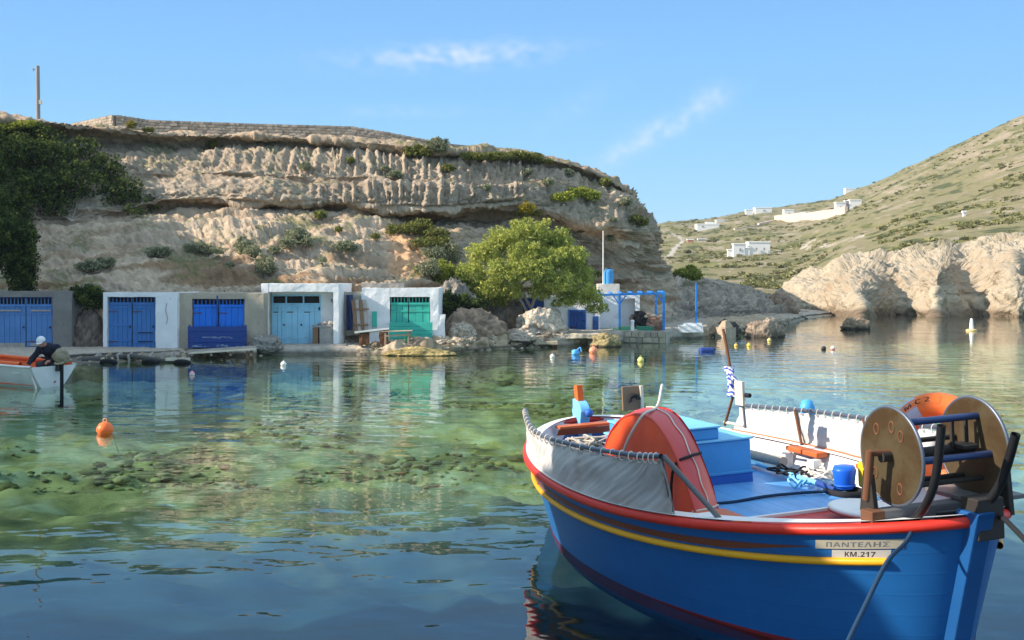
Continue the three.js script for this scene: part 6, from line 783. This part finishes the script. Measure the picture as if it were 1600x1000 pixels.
{ const t = onBoat('oar', 'light blue oar lying along the deck by the far bulwark', 'oar', 2.9, 0.62, -0.92, -0.03); mesh('shaft', bar([-0.5, 0, 0], [0.62, 0.0, 0.0], 0.024), bm.cabinTop, t); mesh('handle', bar([0.62, 0, 0], [0.9, -0.01, 0], 0.03, 10, 0.02), mat.navy, t); mesh('blade', box(0.4, 0.02, 0.13, -0.68, 0, 0, 0.008), bm.cabinTop, t);
  const R = rng(17), pile = (name, label, x, z, r, m, n) => { const q = onBoat(name, label, 'rope', x, 0.57, z); const pts = []; for (let i = 0; i < n; i++) { const a = i * 0.7 + R(), rr = r * (0.4 + R() * 0.6); pts.push(V(Math.cos(a) * rr * 1.7, 0.02 + R() * 0.09, Math.sin(a) * rr)); } mesh('coil', tube(pts, 0.011, n * 8, 6), m, q); };
  pile('rope_pile', 'heap of white rope by the far bulwark', 3.2, -1.12, 0.17, bm.ropeW, 42); pile('rope_pile', 'tangle of black line beside the engine box', 2.95, -0.98, 0.2, mat.dark, 26); pile('rope_pile', 'blue line heaped at the corner of the engine box', 3.42, -0.78, 0.1, bm.cabinTop, 20);
  const h = onBoat('hose', 'dark blue hose trailing across the blue deck', 'hose', 0, 0, 0); mesh('hose', tube([[3.62, 0.585, 0.42], [3.7, 0.585, 0.1], [3.66, 0.59, -0.3], [3.72, 0.59, -0.75], [3.78, 0.585, -0.95]], 0.014, 50, 8), bm.ropeBlue, h);
  const nt = onBoat('fish_box', 'grey mesh-lined box of netting in the stern well', 'box', 1.0, 0.47, 0.32, 0.4); mesh('box', [box(0.5, 0.24, 0.02, 0, 0.16, 0.18), box(0.5, 0.24, 0.02, 0, 0.16, -0.18), box(0.02, 0.24, 0.36, 0.25, 0.16, 0), box(0.02, 0.24, 0.36, -0.25, 0.16, 0)], bm.steel, nt); const np = []; for (let i = 0; i < 60; i++) np.push(V((R() - 0.5) * 0.44, 0.2 + R() * 0.16, (R() - 0.5) * 0.32)); mesh('netting', tube(np, 0.012, 400, 5), mat.greyWood, nt);
  const bag = onBoat('bag', 'pale blue and white plastic bag behind the red dinghy', 'bag', 1.62, 0.62, 0.1); const g = new THREE.SphereGeometry(0.17, 28, 20), p = g.attributes.position; for (let i = 0; i < p.count; i++) { const q = 1 + 0.35 * fbm(p.getX(i) * 7, p.getY(i) * 7, p.getZ(i) * 7, 3); p.setXYZ(i, p.getX(i) * q, p.getY(i) * q * 0.9 + 0.1, p.getZ(i) * q); } g.computeVertexNormals(); mesh('bag', g, M([0.45, 0.66, 0.78], 0.5), bag);
  const lf = onBoat('lamp_float', 'small domed blue lamp float hooked outside the far spray cloth', 'float', 2.42, 1.02, -1.52); mesh('dome', lathe([[0.0, 0], [0.075, 0], [0.08, 0.05], [0.075, 0.13], [0.05, 0.19], [0, 0.205]], 20), M([0.07, 0.36, 0.72], 0.4), lf); mesh('foot', bar([0, -0.06, 0], [0, 0.0, 0], 0.05), mat.navy, lf);
  const rp = onBoat('folded_raft', 'orange and white folded gear with a blue lid under the net drum', 'gear', 6.05, 1.085, -0.42); mesh('bundle', [box(0.3, 0.07, 0.14, -0.08, 0.035, 0, 0.03)], M([0.8, 0.2, 0.06], 0.6), rp); mesh('wrap', box(0.07, 0.075, 0.15, -0.03, 0.036, 0, 0.03), mat.plainWhite, rp); mesh('lid', box(0.16, 0.03, 0.12, 0.15, 0.05, 0.0, 0.012), M([0.01, 0.14, 0.6], 0.45), rp); }
{ const b = new THREE.Matrix4().makeRotationFromEuler(boat.rotation), w = (x, y, z) => V(x, y, z).applyMatrix4(b).add(boat.position);
  const t = mesh('mooring_rope', tube([w(6.47, 1.02, 0.28), w(6.56, 0.92, 0.42), P(1385, 880, 6.75), P(1350, 950, 6.55), P(1322, 1010, 6.3), P(1300, 1075, 5.9), P(1292, 1130, 5.7)], 0.014, 80, 8), bm.ropeBlue); tag(t, 'dark blue mooring rope hanging from the bow guide across the hull', 'rope');
  const u = mesh('mooring_rope', tube([w(6.72, 1.02, -0.14), P(1565, 808, 7.1), P(1600, 842, 6.6), P(1680, 930, 5.6), P(1900, 1150, 4.4)], 0.016, 60, 8), mat.dark); tag(u, 'black mooring line leaving the bow at the right edge', 'rope'); }

// ------------------------------------------------------------------ the dinghy on the left and the person in its stern
{
  const D = 27.0, t = thing('dinghy', 'white dinghy with orange inside at the left edge, outboard on its transom', 'dinghy', [X(80, D), 0, -D]); // origin at the transom's foot
  t.rotation.y = Math.atan2(-(-0.5), -0.86) ; // x runs from the transom to the bow
  const L = 3.6, sec = (s, v, side) => { const bm2 = 0.62 * (1 - Math.pow(Math.max(0, s - 0.3) / 0.7, 2.2)), y = lerp(-0.18 + 0.2 * s * s, 0.5 + 0.16 * s * s, v), z = bm2 * Math.pow(v, 0.55); return V(s * L + 0.10 * v * (s < 0.05 ? -1 : 0), y, side * z); };
  const wm = paint([0.78, 0.78, 0.78], 0.5), om = M([0.72, 0.13, 0.03], 0.5);
  for (const side of [1, -1]) { smoothMesh('hull', sheet((u, v) => sec(u, v, side), 50, 16), wm, t); smoothMesh('gunwale', tube(curveAlong(0, 1, (s) => sec(s, 1, side), 24), 0.03, 60, 8), wm, t); smoothMesh('lining', sheet((u, v) => { const p = sec(lerp(0.02, 0.97, u), lerp(1, 0.45, v), side); p.z *= 0.93; p.y += 0.05 * (1 - v); return p; }, 40, 8), om, t); smoothMesh('rim', tube(curveAlong(0.1, 0.95, (s) => { const p = sec(s, 1, side); p.z *= 0.9; p.y += 0.05; return p; }, 20), 0.05, 50, 10), om, t); }
  smoothMesh('transom', sheet((u, v) => { const p = sec(0, v, 1); return V(-0.10 * v, p.y, p.z * (u * 2 - 1)); }, 10, 14), wm, t);
  mesh('sole', box(2.6, 0.03, 0.7, 1.5, 0.06, 0), om, t); mesh('thwart', box(0.24, 0.03, 1.1, 0.55, 0.34, 0), wm, t); mesh('thwart', box(0.24, 0.03, 1.1, 1.9, 0.4, 0), wm, t); mesh('drain', (() => { const q = new THREE.CylinderGeometry(0.03, 0.03, 0.02, 12); q.rotateX(Math.PI / 2); q.translate(0.9, 0.33, 0.585); return q; })(), mat.dark, t);
  const o = thing('outboard_motor', 'outboard motor wrapped in a khaki cloth on the dinghy transom', 'outboard motor', [0, 0, 0]); o.position.copy(V(-0.2, 0, 0.12).applyEuler(t.rotation).add(t.position)); o.rotation.copy(t.rotation);
  const g = new THREE.SphereGeometry(0.19, 28, 20), p = g.attributes.position; for (let i = 0; i < p.count; i++) { const q = 1 + 0.28 * fbm(p.getX(i) * 7, p.getY(i) * 7, p.getZ(i) * 7, 3); p.setXYZ(i, p.getX(i) * q * 1.15, p.getY(i) * q * 0.95 + 0.72, p.getZ(i) * q * 0.85); } g.computeVertexNormals(); mesh('cover', g, M([0.30, 0.26, 0.18], 0.95, { map: T.mottle }), o);
  mesh('cover_knot', (() => { const q = new THREE.TorusGeometry(0.14, 0.025, 8, 20); q.rotateX(1.2); q.translate(0, 0.60, 0); return q; })(), M([0.36, 0.32, 0.22], 0.95), o); mesh('bracket', box(0.16, 0.2, 0.16, 0.08, 0.47, 0, 0.02), mat.iron, o); mesh('leg', box(0.09, 1.0, 0.055, -0.02, 0.02, 0, 0.02), mat.dark, o); mesh('cavitation_plate', box(0.3, 0.02, 0.16, -0.05, -0.28, 0), mat.dark, o); mesh('gearcase', (() => { const q = lathe([[0, -0.18], [0.05, -0.1], [0.055, 0.08], [0.02, 0.2], [0, 0.21]], 14); q.rotateZ(Math.PI / 2); q.translate(-0.04, -0.46, 0); return q; })(), mat.dark, o); mesh('tiller', bar([0.05, 0.6, 0], [0.55, 0.68, -0.12], 0.022), mat.dark, o);

  // the person: a skeleton of joints with radii, joined smoothly and meshed; own axes: x to the right in the view, y up, z to the viewer, origin under the seat
  const who = thing('person', 'person in dark jacket and white cap bending over the outboard, hand on a rope', 'person', [X(80, 27.4), 0.06, -27.4]);
  const J = { hipL: [0.12, 0.46, -0.12], hipR: [-0.10, 0.46, -0.10], pelvis: [0.02, 0.48, -0.14], waist: [0.0, 0.66, -0.06], chest: [-0.02, 0.80, 0.10], neck: [-0.07, 0.905, 0.22], head: [-0.115, 0.985, 0.30], shL: [0.18, 0.84, 0.13], shR: [-0.20, 0.80, 0.16], elL: [0.30, 0.62, 0.26], elR: [-0.33, 0.60, 0.28], wrL: [0.16, 0.545, 0.42], wrR: [-0.36, 0.46, 0.46], knL: [0.20, 0.46, 0.28], knR: [-0.16, 0.45, 0.28], anL: [0.2, 0.1, 0.18], anR: [-0.16, 0.1, 0.2], toeL: [0.22, 0.06, 0.36], toeR: [-0.18, 0.06, 0.38] };
  const field = (bones, lo, hi, cell, k) => { // smooth union of tapered capsules on a grid
    const B2 = bones.map(([a, b, ra, rb]) => [V(...(J[a] ?? a)), V(...(J[b] ?? b)), ra, rb]), size = Math.max(hi[0] - lo[0], hi[1] - lo[1], hi[2] - lo[2]), res = Math.min(110, Math.ceil(size / cell)), mc = new MarchingCubes(res, new THREE.MeshBasicMaterial(), false, false, 160000), c = [0, 1, 2].map((i) => (lo[i] + hi[i]) / 2), hs = size / 2 * 1.04;
    mc.isolation = 0;
    const Q = B2.map(([a, b, ra, rb]) => { const d = b.clone().sub(a); return [a.x, a.y, a.z, d.x, d.y, d.z, 1 / Math.max(d.lengthSq(), 1e-9), ra, rb]; });
    for (let z = 0; z < res; z++) for (let y = 0; y < res; y++) for (let x = 0; x < res; x++) { const qx = c[0] + (x / (res / 2) - 1) * hs, qy = c[1] + (y / (res / 2) - 1) * hs, qz = c[2] + (z / (res / 2) - 1) * hs; let d = 1e3; for (const [ax, ay, az, dx, dy, dz, il, ra, rb] of Q) { const ux = qx - ax, uy = qy - ay, uz = qz - az; let h = (ux * dx + uy * dy + uz * dz) * il; h = h < 0 ? 0 : h > 1 ? 1 : h; const ex = ux - dx * h, ey = uy - dy * h, ez = uz - dz * h, e = Math.sqrt(ex * ex + ey * ey + ez * ez) - ra - (rb - ra) * h, df = Math.abs(d - e), m = df < k ? (k - df) / k : 0; if (e < d) d = e; d -= m * m * k * 0.25; } mc.field[x + y * res + z * res * res] = -d; }
    mc.update(); const n = mc.count ?? mc.geometry.drawRange.count, pos = new Float32Array(n * 3), nor = new Float32Array(n * 3); for (let i = 0; i < n; i++) for (let e = 0; e < 3; e++) { pos[i * 3 + e] = c[e] + mc.positionArray[i * 3 + e] * hs; nor[i * 3 + e] = mc.normalArray[i * 3 + e]; }
    const g = new THREE.BufferGeometry(); g.setAttribute('position', new THREE.BufferAttribute(pos, 3)); let w = mergeVertices(g, 1e-5); w.computeVertexNormals(); w = w.toNonIndexed(); w.setAttribute('uv', new THREE.BufferAttribute(new Float32Array(w.attributes.position.count * 2), 2)); return w; };
  const skin = M([0.42, 0.22, 0.15], 0.6), jacket = M([0.012, 0.016, 0.03], 0.9), trousers = M([0.05, 0.055, 0.07], 0.95), cap = M([0.68, 0.70, 0.72], 0.9);
  const body = [field([['pelvis', 'waist', 0.12, 0.11], ['waist', 'chest', 0.11, 0.13], ['chest', 'neck', 0.09, 0.05], ['neck', 'head', 0.05, 0.055], ['shL', 'shR', 0.06, 0.06], ['shL', 'elL', 0.05, 0.04], ['shR', 'elR', 0.05, 0.04], ['elL', 'wrL', 0.04, 0.028], ['elR', 'wrR', 0.04, 0.028], ['hipL', 'knL', 0.085, 0.06], ['hipR', 'knR', 0.085, 0.06], ['knL', 'anL', 0.06, 0.04], ['knR', 'anR', 0.06, 0.04], ['anL', 'toeL', 0.04, 0.035], ['anR', 'toeR', 0.04, 0.035]], [-0.5, 0, -0.35], [0.45, 1.1, 0.6], 0.014, 0.05)];
  const h = J.head, hd = (x, y, z) => [h[0] + x, h[1] + y * 0.9 + z * -0.42, h[2] + z * 0.9 + y * 0.42]; // the head is bent down towards the water
  body.push(field([[hd(0, 0.04, -0.01), hd(0, 0.05, 0.015), 0.088, 0.085], [hd(0, -0.02, 0.03), hd(0, -0.06, 0.045), 0.07, 0.045], [hd(0, -0.005, 0.10), hd(0, -0.028, 0.118), 0.012, 0.018], [hd(-0.03, -0.055, 0.085), hd(0.03, -0.055, 0.085), 0.012, 0.012], [hd(-0.088, 0.005, 0), hd(-0.092, -0.02, 0), 0.016, 0.012], [hd(0.088, 0.005, 0), hd(0.092, -0.02, 0), 0.016, 0.012], [hd(0, -0.04, -0.02), J.neck, 0.055, 0.055]], [h[0] - 0.14, h[1] - 0.16, h[2] - 0.16], [h[0] + 0.14, h[1] + 0.16, h[2] + 0.18], 0.004, 0.02));
  const hand = (w, dir, sx) => { const a = V(...w), d = V(...dir).normalize(), side = V(0, 1, 0).cross(d).normalize(), dn = side.clone().cross(d), at = (f, l, u = 0) => a.clone().addScaledVector(d, f).addScaledVector(side, l * sx).addScaledVector(dn, u).toArray(), b = [[at(0, 0), at(0.075, 0), 0.03, 0.036]]; [[0.030, 0.07], [0.010, 0.08], [-0.010, 0.075], [-0.029, 0.058]].forEach(([l, len]) => { b.push([at(0.085, l), at(0.085 + len * 0.5, l * 1.1, 0.012), 0.0105, 0.0095], [at(0.085 + len * 0.5, l * 1.1, 0.012), at(0.085 + len * 0.72, l * 1.1, 0.05), 0.0095, 0.008]); }); b.push([at(0.03, 0.03), at(0.075, 0.06, 0.02), 0.014, 0.011], [at(0.075, 0.06, 0.02), at(0.1, 0.055, 0.045), 0.011, 0.009]); const lo = [0, 1, 2].map((i) => w[i] - 0.19), hi = [0, 1, 2].map((i) => w[i] + 0.19); return field(b, lo, hi, 0.0035, 0.012); };
  body.push(hand(J.wrR, [-0.1, -0.35, 0.9], 1), hand(J.wrL, [-0.6, -0.1, 0.7], -1));
  mesh('body', body, skin, who, true);
  mesh('jacket', field([['pelvis', 'waist', 0.15, 0.145], ['waist', 'chest', 0.145, 0.165], ['chest', 'neck', 0.12, 0.06], ['shL', 'shR', 0.09, 0.09], ['shL', 'elL', 0.078, 0.064], ['shR', 'elR', 0.078, 0.064], ['elL', 'wrL', 0.062, 0.044], ['elR', 'wrR', 0.06, 0.044]], [-0.5, 0.25, -0.4], [0.5, 1.1, 0.55], 0.012, 0.05), jacket, who, true);
  mesh('trousers', field([['hipL', 'knL', 0.105, 0.08], ['hipR', 'knR', 0.105, 0.08], ['knL', 'anL', 0.078, 0.06], ['knR', 'anR', 0.078, 0.06], ['hipL', 'hipR', 0.12, 0.12]], [-0.35, 0, -0.35], [0.4, 0.65, 0.45], 0.014, 0.04), trousers, who, true);
  const cg = new THREE.SphereGeometry(0.107, 28, 16, 0, 6.2832, 0, 1.62); cg.scale(0.95, 0.98, 1.05); const bill = new THREE.CylinderGeometry(0.085, 0.085, 0.008, 24, 1, false, -1.2, 2.4); bill.scale(0.95, 1, 1.1); bill.translate(0, -0.005, 0.075); const cc = thing('cap', 'x', 'cap'); scene.remove(cc); used.delete('cap'); const capG = new THREE.Group(); capG.name = 'cap'; mesh('crown', cg, cap, capG); mesh('peak', bill, cap, capG); capG.position.set(...hd(0, 0.045, 0.002)); capG.rotation.x = 0.46; capG.rotation.z = 0.06; who.add(capG);
  mesh('hair', (() => { const q = new THREE.SphereGeometry(0.094, 20, 12, 0, 6.2832, 1.35, 0.55); q.translate(...hd(0, 0.035, -0.012)); return q; })(), M([0.12, 0.11, 0.1], 0.95), who);
  const rp = mesh('hand_rope', tube([P(40, 574, 26.75), V(who.position.x + J.wrR[0] - 0.02, who.position.y + J.wrR[1] - 0.02, who.position.z + J.wrR[2] + 0.1), P(50, 590, 26.55), P(56, 606, 26.5), P(58, 616, 26.4)], 0.018, 40, 8), bm.ropeW); tag(rp, 'pale rope running from the bending person\u2019s hand down into the water', 'rope');
}
renderer.render(scene, camera);
